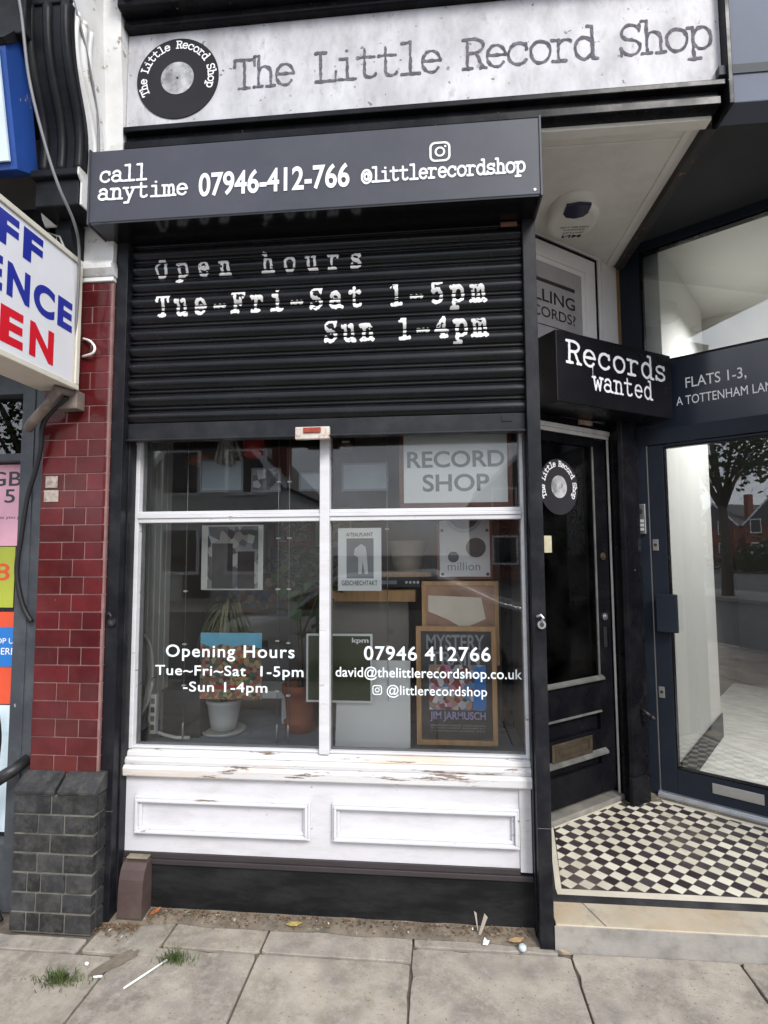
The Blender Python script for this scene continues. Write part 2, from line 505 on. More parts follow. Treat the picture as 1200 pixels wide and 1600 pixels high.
class MB:
    def __init__(self, xf=None):
        self.v, self.f, self.t, self.xf, self.smooth = [], [], [], xf, set()

    def add(self, pts, faces, tint=None, smooth=False):
        b = len(self.v)
        self.v += [Vector(self.xf(*p)) if self.xf else Vector(p) for p in pts]
        for f in faces:
            if smooth: self.smooth.add(len(self.f))
            self.f.append([i + b for i in f])
            self.t.append(tint)
        return self

    def box(self, x0, x1, y0, y1, z0, z1, tint=None):
        p = [(x, y, z) for z in (z0, z1) for y in (y0, y1) for x in (x0, x1)]
        return self.add(p, [(0, 2, 3, 1), (4, 5, 7, 6), (0, 1, 5, 4), (2, 6, 7, 3), (0, 4, 6, 2), (1, 3, 7, 5)], tint)

    def quad(self, a, b, c, d, tint=None):
        return self.add([a, b, c, d], [(0, 1, 2, 3)], tint)

    def prism_x(self, prof, x0, x1, smooth=False):
        """prof: (y, z) polygon, extruded along x"""
        n = len(prof)
        p = [(x0, y, z) for y, z in prof] + [(x1, y, z) for y, z in prof]
        self.add(p, [(i, (i + 1) % n, n + (i + 1) % n, n + i) for i in range(n)], smooth=smooth)
        return self.add(p, [tuple(range(n)), tuple(range(2 * n - 1, n - 1, -1))])

    def prism_z(self, prof, z0, z1):
        n = len(prof)
        p = [(x, y, z0) for x, y in prof] + [(x, y, z1) for x, y in prof]
        return self.add(p, [(i, (i + 1) % n, n + (i + 1) % n, n + i) for i in range(n)] +
                        [tuple(range(n)), tuple(range(2 * n - 1, n - 1, -1))])

    def prism_y(self, prof, y0, y1):
        n = len(prof)
        p = [(x, y0, z) for x, z in prof] + [(x, y1, z) for x, z in prof]
        return self.add(p, [(i, (i + 1) % n, n + (i + 1) % n, n + i) for i in range(n)] +
                        [tuple(range(n)), tuple(range(2 * n - 1, n - 1, -1))])

    def tube(self, pts, r, n=8, closed=False):
        pts = [Vector(p) for p in pts]
        m = len(pts)
        rs = r if isinstance(r, (list, tuple)) else [r] * m
        ring = []
        for i, p in enumerate(pts):
            a = pts[i - 1] if (i or closed) else p
            c = pts[(i + 1) % m] if (i < m - 1 or closed) else p
            d = (c - a).normalized()
            s = d.cross(Vector((0.13, 0.21, 0.97)))
            if s.length < 1e-3: s = d.cross(Vector((1, 0, 0)))
            s.normalize()
            q = d.cross(s)
            ring += [tuple(p + (s * math.cos(k * 2 * math.pi / n) + q * math.sin(k * 2 * math.pi / n)) * rs[i]) for k in range(n)]
        fs = []
        for i in range(m if closed else m - 1):
            j = (i + 1) % m
            for k in range(n):
                fs.append((i * n + k, i * n + (k + 1) % n, j * n + (k + 1) % n, j * n + k))
        b = len(self.v)
        self.add(ring, fs, smooth=True)
        if not closed:
            for s0, rev in ((0, True), ((m - 1) * n, False)):
                f = [b + s0 + k for k in range(n)]
                self.f.append(f[::-1] if rev else f)
                self.t.append(None)
        return self

    def lathe(self, cx, cy, prof, n=28):
        """prof: (r, z) list, open; caps closed at both ends"""
        p = []
        for r, z in prof:
            p += [(cx + r * math.cos(k * 2 * math.pi / n), cy + r * math.sin(k * 2 * math.pi / n), z) for k in range(n)]
        fs = [(i * n + k, i * n + (k + 1) % n, (i + 1) * n + (k + 1) % n, (i + 1) * n + k)
              for i in range(len(prof) - 1) for k in range(n)]
        b = len(self.v)
        self.add(p, fs, smooth=True)
        self.f.append([b + k for k in range(n)][::-1])
        self.t.append(None)
        self.f.append([b + (len(prof) - 1) * n + k for k in range(n)])
        self.t.append(None)
        return self

    def disc_y(self, cx, cz, r, y0, y1, n=40, rz=None):
        rz = rz or r
        return self.prism_y([(cx + r * math.cos(k * 2 * math.pi / n), cz + rz * math.sin(k * 2 * math.pi / n)) for k in range(n)], y0, y1)

    def frame_y(self, x0, x1, z0, z1, wd, y0, y1):
        """rectangular frame of width wd in the xz plane (butted, no overlaps)"""
        self.box(x0, x1, y0, y1, z0, z0 + wd)
        self.box(x0, x1, y0, y1, z1 - wd, z1)
        self.box(x0, x0 + wd, y0, y1, z0 + wd, z1 - wd)
        return self.box(x1 - wd, x1, y0, y1, z0 + wd, z1 - wd)

    def build(self, name, mat, parent=None, bevel=0.0, seg=2, loc=None):
        me = bpy.data.meshes.new(name)
        if parent is not None:
            mw = WM[parent]
        else:
            mw = Matrix.Translation(loc) if loc else Matrix.Identity(4)
        inv = mw.inverted()
        me.from_pydata([tuple(inv @ v) for v in self.v], [], self.f)
        if any(t is not None for t in self.t):
            ca = me.color_attributes.new('tint', 'FLOAT_COLOR', 'CORNER')
            for p, t in zip(me.polygons, self.t):
                t = t if t is not None else (1, 1, 1)
                for li in p.loop_indices:
                    ca.data[li].color = (*t, 1)
        for i in self.smooth:
            me.polygons[i].use_smooth = True
        me.materials.append(mat)
        o = bpy.data.objects.new(name, me)
        COL.objects.link(o)
        if parent is not None:
            o.parent = parent
        elif loc:
            o.location = loc
        WM[o] = mw
        if bevel:
            md = o.modifiers.new('bevel', 'BEVEL')
            md.width = bevel
            md.segments = seg
            md.limit_method = 'ANGLE'
            md.angle_limit = R(40)
        return o


def fix_normals(o):
    import bmesh
    bm = bmesh.new()
    bm.from_mesh(o.data)
    bmesh.ops.recalc_face_normals(bm, faces=bm.faces)
    bm.to_mesh(o.data)
    bm.free()


# ------------------------------------------------------------------ lettering
def arc(cx, cy, rx, ry, a0, a1, n=None):
    n = n or max(6, int(abs(a1 - a0) / 12))
    return [(cx + rx * math.cos(R(a0 + (a1 - a0) * i / n)), cy + ry * math.sin(R(a0 + (a1 - a0) * i / n))) for i in range(n + 1)]


def ln(*p): return list(p)


GL = {
    'T': [ln((.06, .64), (.54, .64)), ln((.06, .64), (.05, .50)), ln((.54, .64), (.55, .50)), ln((.3, .64), (.3, 0)), ln((.17, 0), (.43, 0))],
    'h': [ln((.04, .70), (.15, .70)), ln((.15, .70), (.15, 0)), ln((.05, 0), (.25, 0)), arc(.30, .30, .15, .16, 180, 0), ln((.45, .30), (.45, 0)), ln((.35, 0), (.55, 0))],
    'e': [ln((.09, .25), (.51, .25)), arc(.3, .235, .21, .235, 3, 320)],
    'L': [ln((.05, .64), (.30, .64)), ln((.17, .64), (.17, 0)), ln((.05, 0), (.53, 0)), ln((.53, 0), (.53, .2))],
    'i': [ln((.29, .64), (.31, .64)), ln((.13, .46), (.31, .46)), ln((.31, .46), (.31, 0)), ln((.1, 0), (.52, 0))],
    't': [ln((.06, .46), (.46, .46)), ln((.22, .64), (.22, .12)), arc(.36, .13, .14, .13, 180, 330)],
    'l': [ln((.12, .70), (.31, .70)), ln((.31, .70), (.31, 0)), ln((.1, 0), (.52, 0))],
    'R': [ln((.04, .64), (.35, .64)), arc(.34, .49, .16, .15, 90, -90), ln((.34, .34), (.14, .34)), ln((.14, .64), (.14, 0)), ln((.04, 0), (.25, 0)), ln((.33, .34), (.48, .02)), ln((.44, 0), (.57, 0))],
    'c': [arc(.3, .235, .22, .235, 38, 322), ln((.48, .44), (.48, .33))],
    'o': [arc(.3, .235, .22, .235, 0, 360)],
    'r': [ln((.06, .46), (.2, .46)), ln((.2, .46), (.2, 0)), ln((.07, 0), (.37, 0)), arc(.37, .28, .17, .17, 180, 50)],
    'd': [arc(.27, .235, .19, .235, 0, 360), ln((.46, .70), (.46, 0)), ln((.34, .70), (.46, .70)), ln((.46, 0), (.57, 0))],
    'S': [arc(.3, .485, .19, .165, 30, 270), arc(.3, .16, .20, .16, 90, -150), ln((.49, .64), (.49, .50)), ln((.09, 0), (.09, .15))],
    's': [arc(.3, .35, .17, .115, 30, 270), arc(.3, .12, .18, .12, 90, -150), ln((.47, .46), (.47, .36)), ln((.11, 0), (.11, .11))],
    'p': [ln((.03, .46), (.15, .46)), ln((.15, .46), (.15, -.2)), ln((.03, -.2), (.29, -.2)), arc(.34, .235, .19, .235, 0, 360)],
    'a': [arc(.27, .33, .16, .14, 160, 0), ln((.43, .33), (.43, .04)), ln((.43, .02), (.56, 0)), arc(.25, .135, .18, .135, 0, 360)],
    'n': [ln((.03, .46), (.15, .46)), ln((.15, .46), (.15, 0)), ln((.05, 0), (.25, 0)), arc(.30, .30, .15, .16, 180, 0), ln((.45, .30), (.45, 0)), ln((.35, 0), (.55, 0))],
    'y': [ln((.02, .46), (.22, .46)), ln((.38, .46), (.58, .46)), ln((.11, .46), (.3, .03)), ln((.49, .46), (.22, -.2)), ln((.07, -.2), (.24, -.2))],
    'm': [ln((.0, .46), (.09, .46)), ln((.09, .46), (.09, 0)), ln((0, 0), (.17, 0)), arc(.195, .34, .105, .12, 180, 0), ln((.30, .34), (.30, 0)), ln((.24, 0), (.37, 0)), arc(.405, .34, .105, .12, 180, 0), ln((.51, .34), (.51, 0)), ln((.45, 0), (.60, 0))],
    'u': [ln((.02, .46), (.14, .46)), ln((.14, .46), (.14, .15)), arc(.29, .15, .15, .15, 180, 360), ln((.44, .46), (.44, 0)), ln((.33, .46), (.44, .46)), ln((.44, 0), (.56, 0))],
    'w': [ln((0, .46), (.17, .46)), ln((.43, .46), (.6, .46)), ln((.08, .46), (.18, 0)), ln((.18, 0), (.3, .36)), ln((.3, .36), (.42, 0)), ln((.42, 0), (.52, .46))],
    'O': [arc(.3, .32, .23, .33, 0, 360)],
    'F': [ln((.05, .64), (.53, .64)), ln((.15, .64), (.15, 0)), ln((.05, 0), (.3, 0)), ln((.15, .34), (.38, .34)), ln((.38, .42), (.38, .27)), ln((.53, .64), (.53, .5))],
    '1': [ln((.14, .55), (.31, .65)), ln((.31, .65), (.31, 0)), ln((.13, 0), (.49, 0))],
    '5': [ln((.48, .64), (.15, .64)), ln((.15, .64), (.13, .38)), arc(.29, .21, .2, .21, 130, -140)],
    '4': [ln((.38, .64), (.06, .2)), ln((.06, .2), (.53, .2)), ln((.38, .64), (.38, 0)), ln((.26, 0), (.5, 0))],
    '-': [ln((.08, .25), (.52, .25))],
    '@': [arc(.3, .27, .27, .32, -55, 290), arc(.30, .27, .12, .15, 0, 360), ln((.42, .42), (.42, .17)), arc(.49, .17, .07, .05, 180, 340)],
    ' ': [],
}
_gc = {}


def glyph(ch, wd, res=0.0145, rough=0.012):
    """filled outline of one typewriter letter (marching squares round its strokes)"""
    key = (ch, wd, res, rough)
    if key in _gc: return _gc[key]
    segs = []
    for s in GL[ch]:
        for a, b in zip(s, s[1:]): segs.append((a, b))
    x0, x1, y0, y1 = -0.1, 0.72, -0.3, 0.82
    nx, ny = int((x1 - x0) / res) + 1, int((y1 - y0) / res) + 1
    seed = ord(ch) * 7.3

    def sdf(x, y):
        d = 9.0
        for (ax, ay), (bx, by) in segs:
            dx, dy = bx - ax, by - ay
            q = dx * dx + dy * dy
            t = 0 if q == 0 else max(0, min(1, ((x - ax) * dx + (y - ay) * dy) / q))
            e = (ax + t * dx - x) ** 2 + (ay + t * dy - y) ** 2
            if e < d: d = e
        return math.sqrt(d) - wd - rough * mnoise.noise((x * 11 + seed, y * 11, 0.3)) * 2
    F = [[sdf(x0 + i * res, y0 + j * res) if segs else 1 for i in range(nx)] for j in range(ny)]
    V, idx, faces = [], {}, []

    def vid(k, p):
        if k not in idx:
            idx[k] = len(V)
            V.append(p)
        return idx[k]
    for j in range(ny - 1):
        for i in range(nx - 1):
            c = [(i, j), (i + 1, j), (i + 1, j + 1), (i, j + 1)]
            val = [F[b][a] for a, b in c]
            if min(val) >= 0: continue
            poly = []
            for k in range(4):
                (a, b), (a2, b2) = c[k], c[(k + 1) % 4]
                v1, v2 = val[k], val[(k + 1) % 4]
                if v1 < 0: poly.append(vid((a, b), (x0 + a * res, y0 + b * res)))
                if (v1 < 0) != (v2 < 0):
                    t = v1 / (v1 - v2)
                    kk = ((a, b), (a2, b2)) if (a, b) < (a2, b2) else ((a2, b2), (a, b))
                    poly.append(vid(kk, (x0 + (a + (a2 - a) * t) * res, y0 + (b + (b2 - b) * t) * res)))
            if len(poly) >= 3: faces.append(poly)
    _gc[key] = (V, faces)
    return _gc[key]


def typed(mb, text, x, z, sx, sz, adv, place, wd=0.040, res=0.0145, rough=0.012, keep=None):
    """typewriter text; place(a, b) -> world point"""
    for k, ch in enumerate(text):
        V, F = glyph(ch, wd, res, rough)
        ox = x + k * adv
        pts = [(ox + v[0] * sx, z + v[1] * sz) for v in V]
        fs = F
        if keep:
            fs = [f for f in F if keep(sum(pts[i][0] for i in f) / len(f), sum(pts[i][1] for i in f) / len(f))]
        mb.add([place(*p) for p in pts], fs)
    return mb


_tc = {}


def sans(text, bold=0.0, spacing=1.0):
    key = (text, bold, spacing)
    if key in _tc: return _tc[key]
    cu = bpy.data.curves.new('t', 'FONT')
    cu.body = text
    cu.offset = bold
    cu.space_character = spacing
    cu.resolution_u = 6
    o = bpy.data.objects.new('t', cu)
    COL.objects.link(o)
    dg = bpy.context.evaluated_depsgraph_get()
    me = bpy.data.meshes.new_from_object(o.evaluated_get(dg))
    V = [(v.co.x, v.co.y) for v in me.vertices]
    F = [list(p.vertices) for p in me.polygons]
    bpy.data.objects.remove(o)
    bpy.data.curves.remove(cu)
    bpy.data.meshes.remove(me)
    _tc[key] = (V, F)
    return V, F


def put(mb, text, x0, x1, z0, z1, place, bold=0.0, spacing=1.0):
    """sans text fitted to a box"""
    V, F = sans(text, bold, spacing)
    ax, bx = min(v[0] for v in V), max(v[0] for v in V)
    az_, bz = min(v[1] for v in V), max(v[1] for v in V)
    mb.add([place(x0 + (v[0] - ax) / (bx - ax) * (x1 - x0), z0 + (v[1] - az_) / (bz - az_) * (z1 - z0)) for v in V], F)
    return mb


def camera_icon(mb, cx, cz, s, place):
    """rounded square outline, lens ring and dot"""
    def rr(h, r, n=6):
        p = []
        for qx, qz, a0 in ((1, 1, 0), (-1, 1, 90), (-1, -1, 180), (1, -1, 270)):
            for k in range(n + 1):
                a = R(a0 + 90 * k / n)
                p.append((cx + qx * (h - r) + r * math.cos(a), cz + qz * (h - r) + r * math.sin(a)))
        return p

    def ring(o, i):
        n = len(o)
        mb.add([place(*p) for p in o + i], [(k, (k + 1) % n, n + (k + 1) % n, n + k) for k in range(n)])
    ring(rr(s / 2, s * .28), rr(s * .40, s * .19))
    c = lambda r: [(cx + r * math.cos(R(12 * k)), cz + r * math.sin(R(12 * k))) for k in range(30)]
    ring(c(s * .25), c(s * .16))
    d = [(cx + s * .26 + s * .055 * math.cos(R(30 * k)), cz + s * .26 + s * .055 * math.sin(R(30 * k))) for k in range(12)]
    mb.add([place(*p) for p in d], [tuple(range(12))])


def ring_text(mb, text, cx, cz, r, a0, a1, sx, sz, place, wd=0.05):
    n = len(text)
    for k, ch in enumerate(text):
        a = R(a0 + (a1 - a0) * k / (n - 1))
        V, F = glyph(ch, wd, 0.03, 0.006)
        pts = []
        for vx, vz in V:
            lx, lz = (vx - .3) * sx, vz * sz
            rr_ = r + lz
            pts.append(place(cx + rr_ * math.cos(a) + lx * math.sin(a), cz + rr_ * math.sin(a) - lx * math.cos(a)))
        mb.add(pts, F)


def face(y): return lambda a, b: (a, y, b)


# splayed door planes of the shared porch
def splay(o, ang):
    a = R(ang)
    u = Vector((math.cos(a), math.sin(a)))
    q = Vector((-math.sin(a), math.cos(a)))
    return lambda x, y, z: (o[0] + u.x * x + q.x * y, o[1] + u.y * x + q.y * y, z)


DXF = splay((0.835, 0.754), 37.0)       # shop door: local x along the door, -y towards the street
EXF = splay((1.553, 0.806), -35.5)      # flats door
SXF = splay((0.648, 0.300), 32.0)       # projecting box sign over the shop door
FLOOR = 0.10

# ================================================================== SETTING
def structure(o): return tag(o, kind='structure')


g = MB()
g.box(-300, 300, -300, 300, -0.6, -0.13)
structure(g.build('ground', ASPHALT))
g = MB()
g.box(-60, 60, -12.0, -4.35, -0.129, -0.122)
structure(g.build('road', ASPHALT))
g = MB()
g.box(-60, 60, -4.35, -0.0, -0.125, -0.012)
structure(g.build('pavement_bed', JOINT))
g = MB()
random.seed(11)


def slab(m, x0, x1, y0, y1, skew=0.0):
    """one worn slab: wavering edges, knocked-off corners, slightly out of level"""
    t = random.uniform(.86, 1.1)
    t = (t * random.uniform(.99, 1.03), t, t * random.uniform(.93, 1.0))
    gp = .0035
    q = [(x0 + gp, y0 + gp), (x1 - gp, y0 + gp), (x1 - gp, y1 - gp), (x0 + gp, y1 - gp)]
    zc = [random.uniform(-.002, .002) for _ in q]
    out_, zs = [], []
    for i in range(4):
        (ax, ay), (bx_, by) = q[i], q[(i + 1) % 4]
        ln_ = math.hypot(bx_ - ax, by - ay)
        c0, c1 = random.choice([.006, .010, .022]), random.choice([.006, .010, .022])
        n_ = max(5, int(ln_ / .045))
        nx_, ny_ = -(by - ay) / ln_, (bx_ - ax) / ln_
        for k in range(n_ + 1):
            s = c0 / ln_ + (1 - (c0 + c1) / ln_) * k / n_
            j = abs(mnoise.noise((ax * 9 + s * ln_ * 22, ay * 9 + i, 2.2))) * .0035
            if random.random() < .05: j += random.uniform(.003, .007)
            out_.append((ax + (bx_ - ax) * s + nx_ * j, ay + (by - ay) * s + ny_ * j))
            zs.append(zc[i] + (zc[(i + 1) % 4] - zc[i]) * s)
    n_ = len(out_)
    m.add([(x, y, -.011) for x, y in out_] + [(x, y, z) for (x, y), z in zip(out_, zs)],
          [(i, (i + 1) % n_, n_ + (i + 1) % n_, n_ + i) for i in range(n_)] + [tuple(range(n_, 2 * n_))], t)


# row against the shop front (cut pieces), then the long courses out to the kerb
slab(g, -3.6, -1.99, -.448, -.20)
slab(g, -1.99, -1.415, -.448, -.362)
slab(g, -1.405, -1.10, -.44, -.215)
slab(g, -1.10, -0.70, -.385, -.215)
slab(g, -0.70, -0.106, -.385, -.205)
slab(g, -0.106, 0.46, -.302, -.20)
slab(g, -3.05, -2.15, -1.05, -.45)
slab(g, -2.15, -1.245, -1.05, -.45)
slab(g, -1.245, -0.705, -1.05, -.388)
slab(g, -0.705, -0.11, -1.05, -.388)
slab(g, -0.11, 0.50, -1.05, -.305)
slab(g, 0.50, 1.122, -1.05, -.283)
slab(g, 1.122, 1.75, -1.05, -.283)
slab(g, 1.75, 2.4, -1.05, -.283)
slab(g, 2.4, 3.1, -1.05, -.283)
y = -1.05
for r_ in range(5):
    x = -4.5 + (r_ % 2) * .35
    while x < 4.5:
        wd_ = random.choice([.6, .75, .9])
        slab(g, x, x + wd_, y - .62, y)
        x += wd_
    y -= .62
structure(g.build('pavement', SLAB, bevel=.003))
g = MB()
g.box(-60, 60, -4.35, -4.2, -.12, 0.0)
structure(g.build('kerb', RISER, bevel=.015))
g = MB()
g.box(-60, 60, -15.2, -12.0, -.128, -.01)
structure(g.build('far_pavement', RISER))
g = MB()     # cement fillet with dirt in front of the plinth
pts0 = [(-1.41, -.36), (-1.25, -.33), (-1.0, -.285), (-.7, -.25), (-.3, -.235), (.1, -.25), (.385, -.285)]
top, bot = [], []
for i in range(60):
    x = -1.40 + i / 59 * 1.785
    yy = -.262 - .02 * mnoise.noise((x * 5, 2, 0)) - (.05 if x < -1.15 else 0) * (1 - (x + 1.4) / .25)
    top.append((x, -.17, .016 + .004 * mnoise.noise((x * 9, 0, 0))))
    bot.append((x, yy, .0025))
n_ = len(top)
mid = [(a[0], (a[1] * .55 + b[1] * .45), .011 + .004 * mnoise.noise((a[0] * 14, 5, 0))) for a, b in zip(top, bot)]
g.add(top + mid + bot, [(i, n_ + i, n_ + i + 1, i + 1) for i in range(n_ - 1)] + [(n_ + i, 2 * n_ + i, 2 * n_ + i + 1, n_ + i + 1) for i in range(n_ - 1)], smooth=True)
structure(g.build('cement_fillet', GRIME))
g = MB()     # broken patch of mortar between the slabs by the brick pier
pp_ = []
for k in range(40):
    a_ = 2 * math.pi * k / 40
    rr_ = 1 + .35 * mnoise.noise((math.cos(a_) * 2.2, math.sin(a_) * 2.2, 4.4))
    lx, ly = .095 * rr_ * math.cos(a_), .028 * rr_ * math.sin(a_)
    pp_.append((-1.225 + lx * .62 - ly * .78, -.478 + lx * .78 + ly * .62, .0030))
g.add([(-1.225, -.478, .0045)] + pp_, [(0, 1 + k, 1 + (k + 1) % 40) for k in range(40)])
structure(g.build('broken_mortar_patch', GRIME))

# shared porch floor: step, nosing, borders, checker tiles
g = MB()
g.box(.452, 2.05, -.281, -.136, -.01, FLOOR)
structure(g.build('porch_step', MARBLE, bevel=.003))
g = MB()
g.add([(.585, -.137, FLOOR + .0008), (.589, -.137, FLOOR + .0008), (.645, -.279, FLOOR + .0008), (.640, -.279, FLOOR + .0008)], [(0, 1, 2, 3)])
structure(g.build('step_joint', JOINT))
g = MB()
g.box(.446, 2.05, -.284, -.281, -.01, FLOOR - .004)
structure(g.build('step_riser', RISER, bevel=.004))
g = MB()
g.box(.452, 2.05, -.136, -.088, .0, FLOOR)
structure(g.build('porch_nosing', KTILE))
g = MB()
g.box(.500, 2.05, -.088, -.047, .0, FLOOR)
g.add([(.500, -.047, FLOOR), (.525, -.047, FLOOR), (.605, .500, FLOOR), (.580, .500, FLOOR)], [(0, 1, 2, 3)])
structure(g.build('porch_border', WTILE))
g = MB()
g.add([(.452, -.088, FLOOR), (.500, -.088, FLOOR), (.500, -.047, FLOOR), (.580, .5, FLOOR), (.452, .5, FLOOR)], [(0, 1, 2, 3, 4)])
structure(g.build('porch_edge', KTILE))


def dline(x, off): # y of the shop door plane shifted towards the street
    return DXF(0, off, 0)[1] + (x - DXF(0, off, 0)[0]) * math.tan(R(37))


def eline(x, off): return EXF(0, off, 0)[1] - (x - EXF(0, off, 0)[0]) * math.tan(R(35.5))


xa = .607
g = MB()
g.add([(.525, -.047, FLOOR), (2.05, -.047, FLOOR), (2.05, eline(2.05, -.115), FLOOR), (1.30, eline(1.30, -.115), FLOOR),
       (1.06, dline(1.06, -.085), FLOOR), (xa, dline(xa, -.085), FLOOR)], [(0, 1, 2, 3, 4, 5)])
structure(g.build('porch_tiles', CHECK))
g = MB()
g.add([(xa, dline(xa, -.085), FLOOR), (1.06, dline(1.06, -.085), FLOOR), (1.06, dline(1.06, -.060), FLOOR), (xa, dline(xa, -.060), FLOOR)], [(0, 1, 2, 3)])
g.add([(1.30, eline(1.30, -.115), FLOOR), (2.05, eline(2.05, -.115), FLOOR), (2.05, eline(2.05, -.090), FLOOR), (1.30, eline(1.30, -.090), FLOOR)], [(0, 1, 2, 3)])
structure(g.build('porch_back_border', WTILE))
g = MB()
g.add([(xa, dline(xa, -.060), FLOOR), (1.06, dline(1.06, -.060), FLOOR), (1.06, dline(1.06, -.0), FLOOR), (xa, dline(xa, -.0), FLOOR)], [(0, 1, 2, 3)])
g.add([(1.30, eline(1.30, -.090), FLOOR), (2.05, eline(2.05, -.090), FLOOR), (2.05, eline(2.05, -.0), FLOOR), (1.30, eline(1.30, -.0), FLOOR)], [(0, 1, 2, 3)])
g.add([(1.06, dline(1.06, -.085), FLOOR), (1.30, eline(1.30, -.115), FLOOR), (1.30, eline(1.30, 0.05), FLOOR), (1.06, dline(1.06, 0.05), FLOOR)], [(0, 1, 2, 3)])
structure(g.build('porch_back_edge', GRIME))

# ================================================================== RECORD SHOP (building)
shop = thing('record_shop', 'white and black painted record shop front with peeling sill and panelled riser', 'shop', (-.5, -.15, 0))
g = MB()
g.box(-1.385, .40, -.178, -.02, 0.004, .200)
g.build('plinth', PLINTH, shop, .004)
g = MB()
g.box(-1.40, .385, -.192, -.02, .2005, .222)
g.box(-1.395, .335, -.186, -.02, .222, .2475)
g.build('plinth_rail', M('brown_black_rail', (0.035, 0.028, 0.030), .5, .25, 6, .2, 40, stretch=(.4, 1, 2), chips=((.3, .27, .26), .72, 12)), shop, .003)
g = MB()
g.box(-1.38, .385, -.180, -.02, .248, .574)
riser = g.build('stall_riser', PANEL, shop)
g = MB()
g.box(.335, .383, -.190, -.1805, .236, .574)
g.build('corner_post', WHITE, riser, .002)
for x0, x1 in ((-1.330, -.545), (-.449, .333)):
    g = MB()      # bolection moulding: stepped picture-frame profile
    for a, d, wd_ in ((0, -.200, .009), (.0091, -.214, .011), (.0202, -.196, .012)):
        g.frame_y(x0 + a, x1 - a, .329 + a, .489 - a, wd_, d, -.1795)
    g.build('panel_moulding', MOULD, riser, .0025)
    g = MB()
    g.box(x0 + .0325, x1 - .0325, -.1825, -.1795, .3615, .4565)
    g.build('raised_panel', PANEL, riser)
# sill in three worn courses
g = MB()
g.prism_x([(-.02, .574), (-.205, .574), (-.212, .580), (-.214, .610), (-.206, .622), (-.02, .622)], -1.388, .392)
g.prism_x([(-.02, .6225), (-.196, .6225), (-.200, .640), (-.192, .652), (-.02, .652)], -1.386, .390)
g.prism_x([(-.10, .6525), (-.182, .6525), (-.178, .672), (-.150, .680), (-.10, .680)], -1.383, .388)
sill = g.build('sill', SILLP, shop, .003)
# window frame and glass
win = MB()
win.box(-1.387, -1.363, -.170, -.10, .6805, 2.30)
win.box(.374, .392, -.168, -.10, .6805, 2.30)
win.box(-.511, -.467, -.180, -.10, .6805, 2.30)
for x0, x1 in ((-1.363, -.511), (-.467, .374)):
    win.box(x0, x1, -.172, -.10, 1.693, 1.712)
    win.box(x0, x1, -.178, -.10, 1.7125, 1.728)
    win.box(x0, x1, -.170, -.10, 1.7285, 1.745)
    win.box(x0, x1, -.162, -.10, .6805, .690)
wf = win.build('window', WHITE, shop, .0025)
for x0, x1 in ((-1.363, -.511), (-.467, .374)):
    for z0, z1 in ((.690, 1.693), (1.745, 2.30)):
        g = MB()
        g.box(x0 - .004, x1 + .004, -.139, -.133, z0 - .004, z1 + .004)
        g.build('pane', GLASS, wf)
g = MB()     # dark rebate between frame and guide rails
g.box(-1.41, -1.388, -.165, -.05, .2, 2.96)
g.box(.393, .43, -.165, -.05, .2, 2.96)
g.build('reveal_lining', BLACK, shop)
# window lettering
gp = face(-.1405)


def line(parent, mat, fn):
    m_ = MB()
    fn(m_)
    return m_.build('lettering', mat, parent)


for args in (('Opening Hours', -1.231, -.631, 1.064, 1.137, gp, .012, 1.12), ('Tue~Fri~Sat  1-5pm', -1.280, -.590, .985, 1.045, gp, .012, 1.08),
             ('-Sun 1-4pm', -1.146, -.754, .914, .972, gp, .012, 1.08), ('07946 412766', -.318, .234, 1.077, 1.139, gp, .012, 1.08),
             ('david@thelittlerecordshop.co.uk', -.445, .366, .990, 1.049, gp, .010, 1.03), ('@littlerecordshop', -.218, .216, .916, .972, gp, .006, 1.03)):
    line(wf, GLASSVINYL, lambda m_: put(m_, *args))
g = MB()
camera_icon(g, -.260, .949, .042, gp)
g.build('camera_icon', GLASSVINYL, wf)

# walls round the shop interior
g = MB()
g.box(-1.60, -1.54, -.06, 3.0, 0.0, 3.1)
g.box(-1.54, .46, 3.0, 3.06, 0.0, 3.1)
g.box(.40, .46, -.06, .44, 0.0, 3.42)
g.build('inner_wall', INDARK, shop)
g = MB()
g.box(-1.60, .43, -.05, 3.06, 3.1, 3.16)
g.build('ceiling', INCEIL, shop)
g = MB()
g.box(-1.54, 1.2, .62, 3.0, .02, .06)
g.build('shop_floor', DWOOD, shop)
g = MB()
g.box(-1.54, .40, -.10, .62, .56, .64)
g.build('display_floor', CARPET, shop)
g = MB()     # boarded side of the display window
for k in range(9):
    y0 = -.095 + k * .062
    g.box(-1.54, -1.515, y0, y0 + .058, .641, 2.6)
g.build('side_boarding', INWALL, shop, .004)
# wall behind shutter hood, timber beam under the fascia board
g = MB()
g.box(-1.42, .43, -.165, -.05, 2.965, 3.40)
g.box(-1.40, 1.21, -.318, -.20, 3.402, 3.440)
g.box(-1.40, 1.21, -.300, -.20, 3.4405, 3.476)
g.box(-1.40, 1.226, -.330, -.20, 3.4765, 3.503)
g.build('fascia_beam', BLACK, shop, .004)
g = MB()
g.box(-1.405, 1.23, -.34, -.1, 3.978, 4.02)
g.box(-1.405, 1.23, -.40, -.1, 4.0205, 4.10)
g.box(-1.405, 1.23, -.47, -.1, 4.1005, 4.30)
g.build('cornice', BLACK, shop, .01)
g = MB()
g.box(-1.62, 1.24, -.10, .05, 4.3005, 7.5)
g.build('upper_wall', REDBRICK, shop)
g = MB()
g.box(-1.62, 1.24, .0505, 6.0, 4.32, 4.45)
g.box(-1.62, 1.24, 5.9, 6.0, 0.0, 4.3195)
g.box(-1.62, -1.605, -.05, 5.8995, 0.0, 4.3195)
g.build('rear_light_block', REDBRICK, shop)  # unseen walls and slab roof, added to keep sky light out of the shop
